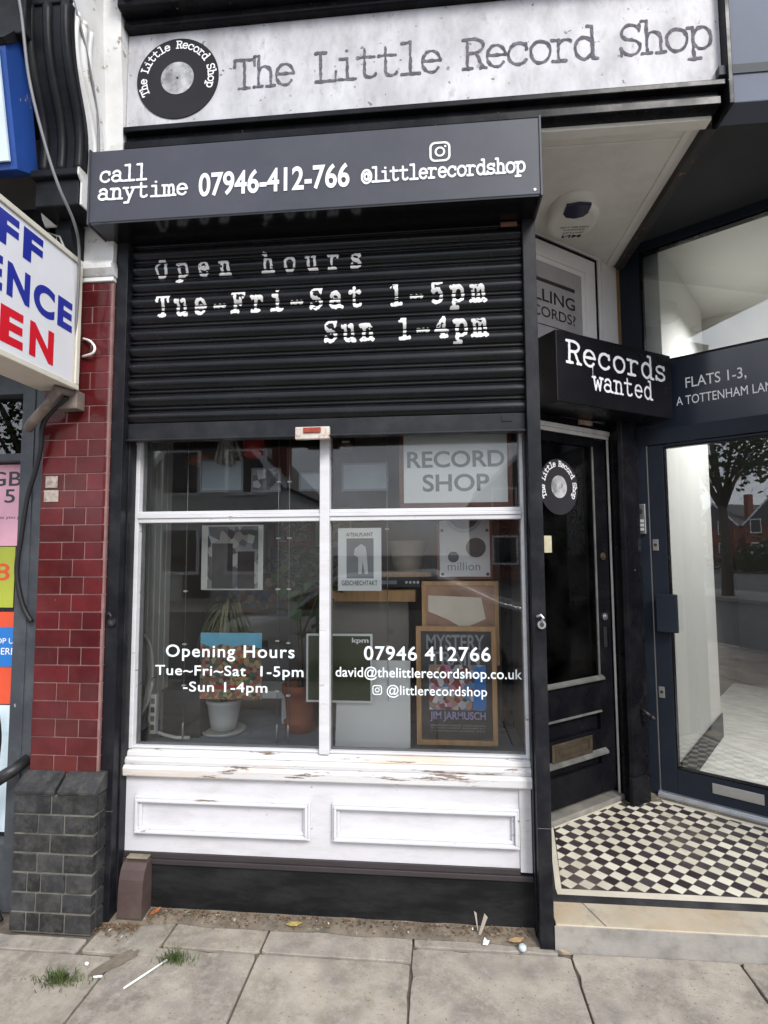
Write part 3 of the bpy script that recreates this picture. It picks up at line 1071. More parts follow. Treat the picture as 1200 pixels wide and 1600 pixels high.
# porch ceiling
g = MB()
g.box(.20, 1.20, -.198, 1.10, 3.42, 3.46)
g.box(.20, 1.20, -.255, -.199, 3.385, 3.46)
g.box(1.135, 1.165, -.19, 1.05, 3.412, 3.4195)
g.box(.20, 1.13, -.12, -.105, 3.413, 3.4195)
g.build('soffit', SOFFIT, shop, .004)
# wall over the shop door with its boxed panel
g = MB(DXF)
g.box(-.62, .525, .0, .08, 2.335, 3.419)
g.box(.30, .525, .0, .08, FLOOR, 2.3345)
wall = g.build('door_wall', PLASTER, shop)
g = MB(DXF)
g.box(.275, .300, -.012, -.0005, 2.50, 3.417)
g.box(.315, .330, -.008, -.0005, 2.50, 3.417)
g.box(-.62, .30, -.020, -.0005, 3.405, 3.4185)
g.build('wall_beading', PLASTER, wall, .003)
g = MB(DXF)
g.frame_y(-.60, .250, 2.40, 3.395, .012, -.022, -.0005)
tf = g.build('overlight_frame', BLACK, shop, .002)
g = MB(DXF)
g.frame_y(-.588, .238, 2.412, 3.383, .095, -.016, -.0005)
g.frame_y(-.493, .143, 2.507, 3.288, .030, -.010, -.0005)
g.build('overlight_surround', PLASTER, tf, .003)
g = MB(DXF)
g.box(-.463, .113, -.006, -.0005, 2.537, 3.258)
g.build('notice_panel', M('print_grey_board', (.40, .375, .375), .5, .12, 6, speck=((.3, .28, .28), .72, 30)), tf)
gd = MB(DXF)
pl = lambda a, b: (a, -.0075, b)
gd.box(-.44, .047, -.0072, -.0065, 3.135, 3.158)
gd.box(-.46, .110, -.0072, -.0065, 2.873, 2.879)
put(gd, 'SELLING', -.44, .045, 3.018, 3.094, pl, .012)
put(gd, 'RECORDS?', -.44, .047, 2.925, 2.988, pl, .008)
gd.build('notice_lettering', INKD, tf)
# door case and door
g = MB(DXF)
g.box(-.62, .300, -.035, .0, 2.262, 2.3345)
g.box(.268, .300, -.035, .0, FLOOR, 2.2615)
g.box(-.62, -.57, -.035, .0, FLOOR, 2.2615)
g.build('door_case', BLACK, shop, .003)
g = MB(DXF)
g.box(-.565, .266, -.050, -.0355, 2.236, 2.258)
g.box(-.565, .278, -.056, -.0505, 2.258, 2.285)
g.box(.256, .267, -.046, -.0355, FLOOR + .01, 2.2355)
g.build('door_stop_bead', M('worn_white_bead', (.55, .54, .52), .5, .12, 5, dust=((.2, .19, .18), .6, 7), stretch=(1, 1, .4)), shop, .002)
dm = MB(DXF)
dm.box(-.56, -.467, -.030, .012, .155, 2.232)
dm.box(.128, .253, -.030, .012, .155, 2.232)
dm.box(-.467, .128, -.030, .012, 2.182, 2.232)
dm.box(-.467, .128, -.030, .012, .62, .795)
dm.box(-.467, .128, -.030, .012, .155, .32)
dm.box(-.467, .128, -.030, .012, .385, .515)
dm.box(-.467, .128, -.006, .006, .32, .385)
dm.box(-.467, .128, -.006, .006, .515, .62)
door = dm.build('door', M('shop_door_black', (.006, .006, .008), .28, .25, 5, .06, 30, rvar=.1, spec=.08, dust=((.025, .025, .025), .35, 6),
                           chips=((.34, .33, .31), .775, 11)), shop, .003)
g = MB(DXF)
g.prism_x([(-.0305, .795), (-.052, .800), (-.052, .812), (-.0305, .826)], -.475, .15)
g.prism_x([(-.0305, .612), (-.040, .614), (-.040, .622), (-.0305, .626)], -.475, .13)
g.prism_x([(-.0305, .372), (-.055, .378), (-.055, .392), (-.0305, .408)], -.475, .16)
g.box(.116, .128, -.040, -.0305, .826, 2.182)
g.build('glazing_bead', M('grey_bead', (.10, .10, .095), .4, .2, 8, dust=((.25, .25, .24), .5, 9)), door, .002)
g = MB(DXF)
g.box(-.470, .131, -.008, -.003, .79, 2.185)
g.build('pane', GLASS, door)
g = MB(DXF)
g.box(-.30, .035, -.041, -.0305, .398, .500)
lp = g.build('letter_plate', BRASS, door, .004)
g = MB(DXF)
g.frame_y(-.275, .008, .415, .483, .010, -.0455, -.0415)
g.box(-.25, -.02, -.0445, -.0415, .437, .462)
g.build('flap', BRASS, lp, .003)
for z in (1.52, 1.16):
    g = MB(DXF)
    g.disc_y(.19, z, .022, -.040, -.0305, 20)
    g.disc_y(.19, z, .011, -.047, -.0405, 14)
    g.build('lock', STEEL if z < 1.3 else BRASS, door, .002)
g = MB(DXF)
g.box(.176, .204, -.036, -.0305, .98, 1.10)
g.build('lock_plate', IRON, door, .002)
g = MB(DXF)
g.box(-.58, .27, -.075, .02, FLOOR + .001, FLOOR + .030)
g.build('threshold', M('grey_threshold', (.20, .19, .17), .6, .3, 9, dust=((.35, .33, .28), .5, 6)), shop, .006)
# round vinyl on the door glass
g = MB(DXF)
g.disc_y(-.150, 1.925, .163, -.0100, -.0085, 48)
dd = g.build('door_disc', DISC, door)
g = MB(DXF)
g.disc_y(-.150, 1.925, .066, -.0115, -.0105, 32)
g.build('moon', MOON, dd)
g = MB(DXF)
ring_text(g, 'The Little Record Shop', -.150, 1.925, .121, 204, -24, .046, .046, lambda a, b: (a, -.0112, b), .06)
g.build('ring_lettering', VINYL, dd)
g = MB(DXF)
g.box(-.285, -.225, -.0102, -.0085, 1.545, 1.64)
g.build('small_notice', M('yellowed_paper', (.50, .46, .32), .6, .2, 12), door)
g = MB(DXF)
g.box(.0, .11, -.057, -.0365, 2.305, 2.331)
g.build('name_tag', M('worn_tag', (.42, .34, .27), .6, .3, 30, stains=((.35, .1, .05), .5, 40)), shop, .002)
# dim room behind the shop door
g = MB(DXF)
g.box(-.62, -.60, .08, 2.2, FLOOR, 2.6)
g.box(.60, .62, .08, 2.2, FLOOR, 2.6)
g.box(-.60, .60, 2.18, 2.2, FLOOR, 2.6)
g.box(-.60, .60, .08, 2.18, 2.58, 2.6)
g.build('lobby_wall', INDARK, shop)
# corner post between the two doors
g = MB()
g.prism_z([(1.075, .915), (1.10, .792), (1.125, .780), (1.215, .838), (1.245, .875), (1.27, .98), (1.19, 1.0)], FLOOR, 2.36)
g.prism_z([(1.088, .770), (1.105, .757), (1.232, .838), (1.228, .8475), (1.215, .8375), (1.125, .7795), (1.1, .7915)], FLOOR, FLOOR + .16)
cpost = g.build('corner_pillar', BLACK, shop, .004)
g = MB()
g.tube([(1.19, .825, .62), (1.195, .80, .625), (1.225, .775, .60)], .011, 8)
g.tube([(1.225, .775, .60), (1.245, .765, .585)], [.016, .010], 8)
g.build('gate_bolt', IRON, cpost)

# ================================================================== FASCIA SIGN
fs = thing('fascia_sign', 'long concrete effect shop sign with a black record disc and charcoal typewriter lettering', 'sign', (-.09, -.29, 3.503))
g = MB()
g.box(-1.402, 1.226, -.300, -.201, 3.5035, 3.977)
g.build('board', FASCIA, fs, .002)
g = MB()
g.disc_y(-1.157, 3.741, .196, -.3045, -.3005, 64)
fd = g.build('record_disc', DISC, fs)
g = MB()
g.disc_y(-1.157, 3.741, .079, -.3065, -.305, 40)
g.build('moon', MOON, fd)
g = MB()
g.disc_y(-1.157, 3.741, .005, -.3078, -.307, 12)
g.build('spindle_hole', DISC, fd)
g = MB()
ring_text(g, 'The Little Record Shop', -1.157, 3.741, .148, 202, -16, .053, .053, face(-.3056), .055)
g.build('ring_lettering', VINYL, fd)
g = MB()
typed(g, 'The Little Record Shop', -.897, 3.668, .190, .212, .0946, face(-.3015), .034, .0125, .012)
g.build('lettering', INK, fs)
g = MB()
g.box(1.2265, 1.246, -.345, -.20, 3.38, 4.3)
g.build('end_trim', BLACK, fs, .003)

# ================================================================== ROLLER SHUTTER
sh = thing('roller_shutter', 'half lowered black roller shutter with white stencilled opening hours', 'shutter', (-.5, -.25, 2.05))
PITCH, Z0 = .0772, 2.142


def prof(z):
    t = ((z - Z0) / PITCH) % 1.0
    if t < .70: return -.0145 * math.sin(math.pi * t / .70) ** .75
    if t < .76: return .003
    if t < .95: return -.0055 * math.sin(math.pi * (t - .76) / .19) ** .8
    return .003


YS = -.238
pr = []
z = Z0
ts = [0, .04, .10, .18, .27, .35, .43, .52, .60, .66, .70, .705, .755, .76, .80, .855, .91, .945, .95, .995]
nsl = 11
for k in range(nsl):
    for t in ts:
        zz = Z0 + (k + t) * PITCH
        pr.append((YS + prof(zz + 1e-6), zz))
zt = pr[-1][1]
g = MB()
n_ = len(pr)
xs = [-1.384, .389]
for x in xs: pass
g.add([(x, yy, zz) for x in xs for yy, zz in pr], [(i, n_ + i, n_ + i + 1, i + 1) for i in range(n_ - 1)], smooth=True)
g.add([(x, YS + .02, zz) for zz in (Z0, zt) for x in xs], [(0, 2, 3, 1)])
cur = g.build('curtain', M('slat_black', (.005, .0055, .007), .25, .2, 4, .04, 70, rvar=.08, spec=.3, dust=((.025, .025, .028), .4, 8), stretch=(.3, 1, 1)), sh)


def slat(a, b): return (a, YS + prof(b) - .0018, b)


def inkeep(a, b):
    t = ((b - Z0) / PITCH) % 1.0
    if .685 < t < .775 or t > .94 or t < .02: return False
    return mnoise.noise((a * 55, b * 90, 1.7)) > -.52


g = MB()
for args in (('Open hours', -1.268, 2.822, .096, .125, .1005, slat, .062, .016, .02, inkeep),
             ('Tue-Fri-Sat 1-5pm', -1.262, 2.640, .105, .140, .0895, slat, .066, .016, .02, inkeep),
             ('Sun 1-4pm', -.480, 2.486, .105, .140, .0818, slat, .066, .016, .02, inkeep)):
    line(cur, STENCIL, lambda m_: typed(m_, *args))
g = MB()
g.box(-1.384, .389, -.262, -.215, 2.057, 2.066)
g.box(-1.384, .389, -.243, -.222, 2.0665, 2.141)
g.build('bottom_bar', ANTHRA, sh, .003)
g = MB()
g.box(-.602, -.450, -.2675, -.2435, 2.046, 2.100)
br = g.build('latch_plate', M('chipped_cream_plate', (.58, .53, .46), .55, .15, 10, .2, 30, stains=((.30, .07, .04), .55, 26)), sh, .003)
g = MB()
g.box(-.565, -.487, -.275, -.2680, 2.072, 2.096)
g.build('lock_cover', M('rusty_red', (.33, .05, .03), .7, .4, 20, stains=((.5, .45, .4), .6, 30)), br, .004)
g = MB()
g.box(.29, .335, -.246, -.2435, 2.105, 2.130)
g.build('pull_tab', ANTHRA, sh, .002)
g = MB()
g.box(.30, .37, -.2745, -.2725, 2.952, 2.972)
g.build('maker_label', M('brown_label', (.16, .07, .04), .6, .3, 30), sh)
for x0, x1, s in ((-1.441, -1.386, 1), (.391, .446, -1)):
    g = MB()
    g.box(x0, x1, -.278, -.172, .002, 2.984)
    xi = x1 if s > 0 else x0
    g.box(min(xi, xi + s * .006), max(xi, xi + s * .006), -.230, -.166, .03, 2.06)
    gr_ = g.build('guide_rail', GUIDE, sh, .003)
    g = MB()
    xm = (x0 + x1) / 2
    g.box(x0 - .0006, x1 + .0006, -.2790, -.2700, .455, .4575)
    g.build('rail_joint', M('rail_joint_grey', (.09, .09, .09), .5), gr_)
    g = MB()
    g.disc_y(xm + .008, 1.255, .017, -.292, -.2785, 18)
    g.tube([(xm + .008, -.293, 1.268), (xm + .012, -.305, 1.285), (xm + .004, -.300, 1.296), (xm - .01, -.290, 1.288)], .006, 8)
    lk = g.build('pin_lock', STEEL if s < 0 else IRON, gr_, .002)
    g = MB()
    g.disc_y(xm + .008, 1.255, .009, -.2935, -.2925, 14)
    g.build('keyhole', INKD, lk)
hm = MB()
hm.prism_x([(-.430, 2.985), (-.430, 3.312), (-.172, 3.330), (-.172, 2.985), (-.300, 2.9852), (-.424, 2.9853)], -1.478, .4415)
hood = hm.build('hood', HOOD, sh, .004)
g = MB()
g.box(-1.472, .4355, -.428, -.176, 2.978, 2.9845)
g.build('hood_base', HOODB, hood)
for x0 in (-1.4855, .442):
    g = MB()
    g.prism_x([(-.436, 2.976), (-.436, 3.318), (-.172, 3.336), (-.172, 2.976)], x0, x0 + .007)
    g.build('end_plate', HOOD, hood, .002)
g = MB()
g.disc_y(.4195, 3.005, .005, -.4325, -.4305, 10)
g.build('screw', STEEL, hood)
hp = face(-.4325)
for args in (('call', -1.438, 3.166, .098, .100, .0545, hp, .052, .02, .008), ('anytime', -1.443, 3.086, .098, .100, .0590, hp, .052, .02, .008),
             ('@littlerecordshop', -.285, 3.084, .0725, .088, .0392, hp, .058, .02, .006)):
    line(hood, VINYL, lambda m_: typed(m_, *args))
line(hood, VINYL, lambda m_: put(m_, '07946-412-766', -.986, -.335, 3.068, 3.176, hp, .022))
g = MB()
camera_icon(g, .041, 3.194, .086, hp)
g.build('camera_icon', VINYL, hood)

# ================================================================== PROJECTING BOX SIGN OVER THE SHOP DOOR
bx = thing('box_sign', 'black box sign with white typewriter lettering projecting above the shop door', 'sign', SXF(.45, .12, 2.33), R(32))
g = MB(SXF)
g.box(0.0, .918, 0.0, .24, 2.335, 2.722)
g.build('case', M('sign_case_black', (.008, .008, .010), .3, .15, 4, rvar=.06, spec=.25), bx, .004)
spl = lambda a, b: (a, -.0015, b)
g = MB(SXF)
g.tube([(.262, -.001, 2.555), (.2625, -.001, 2.53), (.262, -.001, 2.50)], [.0022, .0012, .0016], 6)
g.build('paint_drip', VINYL, bx)
g = MB(SXF)
typed(g, 'Records', .066, 2.557, .192, .182, .1160, spl, .042, .018, .008)
g.build('lettering', VINYL, bx)
g = MB(SXF)
typed(g, 'wanted', .258, 2.432, .132, .148, .0815, spl, .042, .02, .008)
g.build('lettering', VINYL, bx)
g = MB(SXF)
g.tube([(.38, .03, 2.334), (.375, .028, 2.32), (.382, .035, 2.30)], .004, 6)
g.build('cable_tail', CABLE, bx)

# ================================================================== ALARM BOX under the porch ceiling
al = thing('alarm_box', 'cream dome alarm box with a dark lens under the porch ceiling', 'alarm', (.775, .375, 3.34))
g = MB()
n = 32
ring0 = [(.775 + .135 * math.cos(2 * math.pi * k / n), .375 + .165 * math.sin(2 * math.pi * k / n)) for k in range(n)]
g.add([(x, y_, 3.419) for x, y_ in ring0] + [(x, y_, 3.36) for x, y_ in ring0] +
      [(.775 + (x - .775) * .93, .375 + (y_ - .375) * .93, 3.342) for x, y_ in ring0] + [(.775 + (x - .775) * .8, .375 + (y_ - .375) * .8, 3.337) for x, y_ in ring0],
      [(i + r_ * n, (i + 1) % n + r_ * n, (i + 1) % n + (r_ + 1) * n, i + (r_ + 1) * n) for r_ in range(3) for i in range(n)], smooth=True)
g.add([(.775 + (x - .775) * .8, .375 + (y_ - .375) * .8, 3.337) for x, y_ in ring0], [tuple(range(n))])
g.build('case', SOFFIT, al)
g = MB()
pw = [(.700, .20), (.700, .275), (.72, .305), (.765, .318), (.81, .305), (.828, .275), (.828, .20), (.765, .188)]
g.prism_z(pw, 3.330, 3.345)
g.build('lens', NAVYWIN, al, .004)
g = MB()


def alp(a, b): return (.775 - a * .98, .42 - b, 3.3355)   # reads right way up from inside the porch


put(g, 'MN', -.055, .05, -.085, -.055, lambda a, b: (.79 - a, .42 - b, 3.3355), .02)
put(g, 'Security', -.06, .055, -.045, -.025, lambda a, b: (.79 - a, .42 - b, 3.3355), .01)
put(g, 'Systems', -.06, .055, -.017, .003, lambda a, b: (.79 - a, .42 - b, 3.3355), .01)
put(g, '0208 889 7708', -.075, .075, .011, .024, lambda a, b: (.79 - a, .42 - b, 3.3355), .01)
g.build('lettering', INKD, al)

# ================================================================== FLATS ENTRANCE (neighbour on the right)
fl = thing('flats_entrance', 'dark navy metal flats entrance with tall fanlight and glazed door', 'entrance', EXF(.2, 0, 0), R(-35.5))
g = MB(EXF)
g.box(-.385, -.264, -.03, .06, FLOOR, 3.5195)
g.box(.70, .80, -.03, .06, FLOOR, 3.5195)
g.box(-.264, .70, -.03, .06, 3.462, 3.5195)
g.box(-.264, .70, -.034, .06, 2.205, 2.300)
fr = g.build('door_frame', NAVY, fl, .003)
g = MB(EXF)
g.frame_y(-.264, .70, 2.7195, 3.462, .012, -.015, .03)
g.build('glazing_strip', BLACK, fr)
g = MB(EXF)
g.box(-.252, .688, .0, .006, 2.7315, 3.450)
g.build('fanlight_pane', GLASS2, fr)
g = MB(EXF)
g.box(-.264, .70, -.012, .03, 2.3005, 2.719)
sp = g.build('sign_panel', NAVYS, fl)
g = MB(EXF)
ep = lambda a, b: (a, -.0135, b)
put(g, 'FLATS 1-3,', -.032, .277, 2.520, 2.594, ep, .004)
g.build('lettering', VINYL, sp)
g = MB(EXF)
put(g, 'A TOTTENHAM LANE', -.086, .425, 2.430, 2.484, ep, .0)
g.build('lettering', VINYL, sp)
dm = MB(EXF)
dm.box(-.258, -.170, -.028, .03, FLOOR + .03, 2.2015)
dm.box(.60, .694, -.028, .03, FLOOR + .03, 2.2015)
dm.box(-.170, .60, -.028, .03, 2.186, 2.2015)
dm.box(-.170, .60, -.028, .03, FLOOR + .03, .268)
fdoor = dm.build('door', NAVY, fl, .003)
g = MB(EXF)
g.frame_y(-.170, .60, .268, 2.186, .008, -.022, .02)
g.build('gasket', BLACK, fdoor)
g = MB(EXF)
g.box(-.164, .594, .0, .006, .274, 2.180)
g.build('pane', GLASS2, fdoor)
g = MB(EXF)
g.box(-.235, -.118, -.078, -.052, 1.068, 1.292)
g.box(-.235, -.205, -.0515, -.0285, 1.09, 1.27)
g.build('handle', NAVY, fdoor, .005)
g = MB(EXF)
g.box(.010, .254, -.0335, -.0285, .186, .242)
ls = g.build('letter_slot', STEEL, fdoor, .002)
g = MB(EXF)
g.box(.022, .242, -.0355, -.034, .195, .233)
g.build('flap', STEEL, ls, .001)
for z0, z1 in ((1.553, 1.622), (.672, .738)):
    g = MB(EXF)
    g.box(-.250, -.216, -.0325, -.0285, z0, z1)
    lo = g.build('lock', STEEL, fdoor, .003)
    g = MB(EXF)
    g.disc_y(-.233, z0 + .035, .009, -.0345, -.033, 12)
    g.build('keyhole', INKD, lo)
g = MB(EXF)
g.box(-.2645, -.2585, -.0295, -.026, FLOOR + .03, 2.2015)
g.build('edge_strip', STEEL, fl)
g = MB(EXF)
g.box(-.27, .80, -.052, .05, FLOOR + .004, FLOOR + .0295)
g.box(-.27, .80, -.062, -.0525, FLOOR + .001, FLOOR + .020)
g.build('threshold', ALU, fl, .002)
g = MB()
g.prism_z([(1.215, 1.04), (1.27, .975), (1.30, 1.0), (1.25, 1.08)], 2.40, 3.44)
g.build('bare_jamb', RAWWOOD, fl)
# hallway behind the glass
g = MB(EXF)
g.box(-.40, -.17, .0605, 1.35, FLOOR, 3.53)
hallw = g.build('hall_wall', HALLW, fl)
g = MB(EXF)
g.box(-.42, -.40, .0605, 4.0, FLOOR, 3.9)
g.box(1.0, 1.02, .0605, 4.0, FLOOR, 3.9)
g.box(-.40, 1.0, 3.98, 4.0, FLOOR, 3.9)
g.box(.8005, 1.0, .0, .06, FLOOR, 3.9)
g.box(-.264, .80, .0, .06, 3.52, 3.9)
g.build('hall_back_wall', M('hall_painted_gloom', (.16, .155, .15), .7, .1, 3), fl)  # dark base colour stands in for the unlit depth of the hall
g = MB(EXF)
g.box(-.40, 1.0, .0605, 3.98, 3.53, 3.57)
g.build('hall_ceiling', HALLC, fl)
g = MB(EXF)
g.box(-.40, 1.0, .0605, 3.98, .06, FLOOR + .012)
g.build('hall_floor', HALLF, fl)
g = MB(EXF)
g.box(-.3995, .9995, 1.60, 1.66, 2.50, 3.5295)
g.build('brightening_panel', HALLC, fl)  # pale panel added to brighten what shows through the fanlight
g = MB(EXF)
g.box(-.1695, -.158, .0605, 1.362, FLOOR + .0125, FLOOR + .19)
g.box(-.40, -.1700, 1.3505, 1.362, FLOOR + .0125, FLOOR + .19)
g.build('skirting', NAVY, fl, .004)
g = MB(EXF)
g.disc_y(0, 0, .05, 0, .01)
g.v = [Vector(EXF(.58 + .045 * math.cos(2 * math.pi * k / 40), .85 + .045 * math.sin(2 * math.pi * k / 40), zz)) for zz in (3.518, 3.5295) for k in range(40)]
g.build('downlight', STEEL, fl)
g = MB(EXF)
g.disc_y(0, 0, .05, 0, .01)
g.v = [Vector(EXF(.58 + .034 * math.cos(2 * math.pi * k / 40), .85 + .034 * math.sin(2 * math.pi * k / 40), zz)) for zz in (3.5155, 3.5175) for k in range(40)]
lm_ = bpy.data.materials.new('lamp_lens')
lm_.use_nodes = True
lm_.node_tree.nodes['Principled BSDF'].inputs['Emission Color'].default_value = (1, .97, .92, 1)
lm_.node_tree.nodes['Principled BSDF'].inputs['Emission Strength'].default_value = 1.2
g.build('lamp_lens', lm_, fl)
ld = bpy.data.lights.new('hall_lamp', 'SPOT')
ld.spot_size = R(120)
ld.spot_blend = 0.9
ld.shadow_soft_size = .05
ld.energy = 200
ld.color = (1, .97, .93)
lo_ = bpy.data.objects.new('hall_lamp', ld)
COL.objects.link(lo_)
lo_.location = EXF(.58, .85, 3.505)
lo_.rotation_euler = (Vector(EXF(.58, .85, 3.505)) - Vector(EXF(-.10, .60, .1))).to_track_quat('Z', 'Y').to_euler()
g = MB()
g.prism_z([(1.2005, -.33), (2.6, -.33), (2.6, eline(2.6, .02)), (1.2005, eline(1.2005, .02))], 3.5205, 3.56)
g.build('soffit', DSOFF, fl)
g = MB()
g.box(1.2465, 2.6, -.325, -.20, 3.395, 4.6)
g.build('fascia_panel', SLATE, fl, .004)
g = MB()
g.box(1.2465, 4.6, -.1995, 6.0, 4.32, 4.45)
g.box(1.2465, 4.6, 5.9, 6.0, 0.0, 4.3195)
g.box(4.5, 4.6, -.19, 5.8995, 0.0, 4.3195)
g.box(2.6005, 4.4995, -.19, -.05, 0.0, 4.3195)
g.build('outer_light_block', REDBRICK, fl)  # walls and slab roof added to stop sky leaking in behind the flats front
g = MB()
g.box(1.2005, 1.2455, -.20, 1.0, 3.385, 3.5195)
g.build('party_board', M('peeling_dark_edge', (.03, .028, .028), .6, .3, 8, chips=((.25, .1, .06), .62, 14)), fl, .003)
g = MB()
g.box(2.15, 2.6, -.29, .33, 0.0, 3.52)
g.build('side_pier', NAVY, fl, .005)
# intercom
ic = thing('door_intercom', 'small silver intercom panel with camera eye beside the flats door', 'intercom', EXF(-.31, -.03, 1.65), R(-35.5))
g = MB(EXF)
g.box(-.350, -.280, -.046, -.0305, 1.655, 1.842)
g.build('panel', STEEL, ic, .004)
g = MB(EXF)
g.disc_y(-.315, 1.797, .020, -.050, -.0465, 20)
g.build('camera_eye', INKD, ic)
for k in range(3):
    for j in range(2):
        g = MB(EXF)
        g.box(-.341 + j * .028, -.319 + j * .028, -.0495, -.0465, 1.675 + k * .026, 1.694 + k * .026)
        g.build('button', M('button_grey', (.62, .62, .6), .4) if not (k or j) else bpy.data.materials['button_grey'], ic, .001)

# ================================================================== TILED PIER on the left
pi_ = thing('tiled_pier', 'maroon glazed tile pier on a dark brick base with a white scrolled bracket', 'pier', (-1.6, -.2, 0))
g = MB()
g.box(-1.752, -1.4435, -.2902, -.02, .60, 2.79)
g.build('pier_core', GROUT, pi_)
random.seed(5)
g = MB()
CH = .07652
z = .612
k = 0
while z < 2.785:
    z1 = min(z + CH - .0034, 2.788)
    xl, xr = -1.756, -1.442
    cuts = [-1.648, -1.541] if k % 2 == 0 else [-1.595]
    e = [xl] + cuts + [xr]
    for a, b in zip(e, e[1:]):
        t = random.uniform(.72, 1.2)
        d = random.uniform(-.0008, .0008)
        if b == xr:        # bullnose end tile
            a_ = a + .0022
            rr = .022
            n = 6
            pf = [(a_, -.20), (a_, -.293 + d)] + [(xr - rr + rr * math.sin(R(15 * i)), -.293 + d + rr - rr * math.cos(R(15 * i))) for i in range(n + 1)] + [(xr, -.20)]
            m_ = len(pf)
            g.add([(x, y_, z) for x, y_ in pf] + [(x, y_, z1) for x, y_ in pf],
                  [(i, (i + 1) % m_, m_ + (i + 1) % m_, m_ + i) for i in range(m_)] + [tuple(range(m_)), tuple(range(2 * m_ - 1, m_ - 1, -1))], (t, t * random.uniform(.9, 1.1), t))
        else:
            g.box(a + (.0022 if a != xl else 0), b - .0022, -.293 + d, -.27, z, z1, (t, t * random.uniform(.85, 1.3), t))
    z += CH
    k += 1
tl = g.build('tile_shaft', TILE, pi_, .0022)
g = MB()
g.box(-1.766, -1.418, -.3525, -.05, 0.0, .548)
g.build('base_core', BMORTAR, pi_)
g = MB()
z = .008
k = 0
while z < .50:
    z1 = z + .068
    if z1 > .546: break
    cuts = [-1.66, -1.545] if k % 2 else [-1.605]
    if k in (0, 2): cuts = [-1.70, -1.64, -1.53]
    e = [-1.773] + cuts + [-1.412]
    for a, b in zip(e, e[1:]):
        t = random.uniform(.7, 1.35)
        d = random.uniform(-.004, .002)
        g.box(a + .004, b - .004, -.357 + d * .5, -.33, z, z1, (t, t, t * random.uniform(.95, 1.05)))
    t = random.uniform(.7, 1.1)
    g.box(-1.43, -1.411, -.3285, -.06, z, z1, (t, t, t))
    z += .0778
    k += 1
g.build('brick_base', BBRICK, pi_, .002)
g = MB()
for a, b in ((-1.775, -1.59), (-1.578, -1.408)):
    t = random.uniform(.8, 1.1)
    for q in ([(-.362, .548), (-.366, .566), (-.296, .624), (-.05, .624), (-.05, .548)],):
        n = len(q)
        g.add([(a, y_, z_) for y_, z_ in q] + [(b, y_, z_) for y_, z_ in q],
              [(i, (i + 1) % n, n + (i + 1) % n, n + i) for i in range(n)] + [tuple(range(n)), tuple(range(2 * n - 1, n - 1, -1))], (t, t, t))
g.build('coping_brick', BBRICK, pi_, .006)
g = MB()
g.box(-1.765, -1.44, -.302, -.02, 2.7905, 2.812)
g.prism_x([(-.02, 2.8125), (-.306, 2.8125), (-.328, 2.840), (-.332, 2.862), (-.02, 2.862)], -1.775, -1.435)
g.box(-1.775, -1.438, -.318, -.02, 2.8625, 2.880)
g.box(-1.765, -1.445, -.300, -.02, 2.8805, 3.06)
g.prism_x([(-.02, 3.0605), (-.310, 3.0605), (-.330, 3.082), (-.340, 3.11), (-.02, 3.11)], -1.775, -1.436)
g.build('capital', CONSOLE, pi_, .003)
# scrolled console: S-curved side in white, face in black
sp_ = []
for i in range(25):
    t = i / 24
    zz = 3.20 + t * .66
    yy = -.446 - .105 * (1 / (1 + math.exp(-(t - .45) * 9))) + .014 * math.sin(t * 5)
    sp_.append((yy, zz))
pf = [(-.02, 3.20)] + sp_ + [(-.50, 4.2), (-.02, 4.2)]
g = MB()
g.prism_x(pf, -1.66, -1.492)
g.build('scroll_bracket', CONSOLE, pi_)
for off, r_ in ((.040, .010), (.085, .015), (.13, .010)):
    g = MB()
    g.tube([(-1.492, yy + off + .018 * math.sin(i / 24 * 6), zz) for i, (yy, zz) in enumerate(sp_)], r_, 8)
    g.build('scroll_rib', CONSOLE, pi_)
g = MB()
g.prism_x([(-.02, 3.12)] + [(-.315 - .05 * (1 / (1 + math.exp(-(i / 24 - .5) * 9))), 3.34 + i / 24 * .86) for i in range(25)] + [(-.02, 4.20)], -1.4915, -1.4055)
g.build('return_strip', CONSOLE, pi_, .006)
g = MB()
n = len(sp_)
g.add([(x, yy - d_, zz) for x in (-1.70, -1.490) for d_ in (.012, -.01) for yy, zz in sp_],
      [(i, 2 * n + i, 2 * n + i + 1, i + 1) for i in range(n - 1)] + [(n + i, i, i + 1, n + i + 1) for i in range(n - 1)] +
      [(2 * n + i, 3 * n + i, 3 * n + i + 1, 2 * n + i + 1) for i in range(n - 1)], smooth=False)
for x in (-1.675, -1.595, -1.515):
    g.tube([(x, yy - .010, zz) for yy, zz in sp_], .022, 10)
g.build('bracket_face', CONSOLEB, pi_)
g = MB()
g.box(-1.715, -1.497, -.492, -.02, 3.166, 3.1995)
g.box(-1.705, -1.503, -.470, -.31, 3.045, 3.1655)
g.build('bracket_block', CONSOLEB, pi_, .006)
g = MB()
g.box(-1.71, -1.495, -.585, -.30, 3.8605, 3.90)
g.box(-1.725, -1.4955, -.60, -.46, 3.9005, 4.25)
g.build('bracket_cap', CONSOLEB, pi_, .006)
g = MB()
g.prism_x([(-.02, 3.045), (-.470, 3.045), (-.470, 3.145), (-.492, 3.168), (-.492, 3.1995), (-.02, 3.1995)], -1.4965, -1.4885)
g.build('bracket_side_block', CONSOLE, pi_, .002)
g = MB()
g.prism_x([(-.302, 2.80), (-.36, 2.86), (-.40, 2.98), (-.38, 3.0445), (-.302, 3.0445)], -1.655, -1.585)
g.build('lower_scroll', CONSOLEB, pi_, .01)
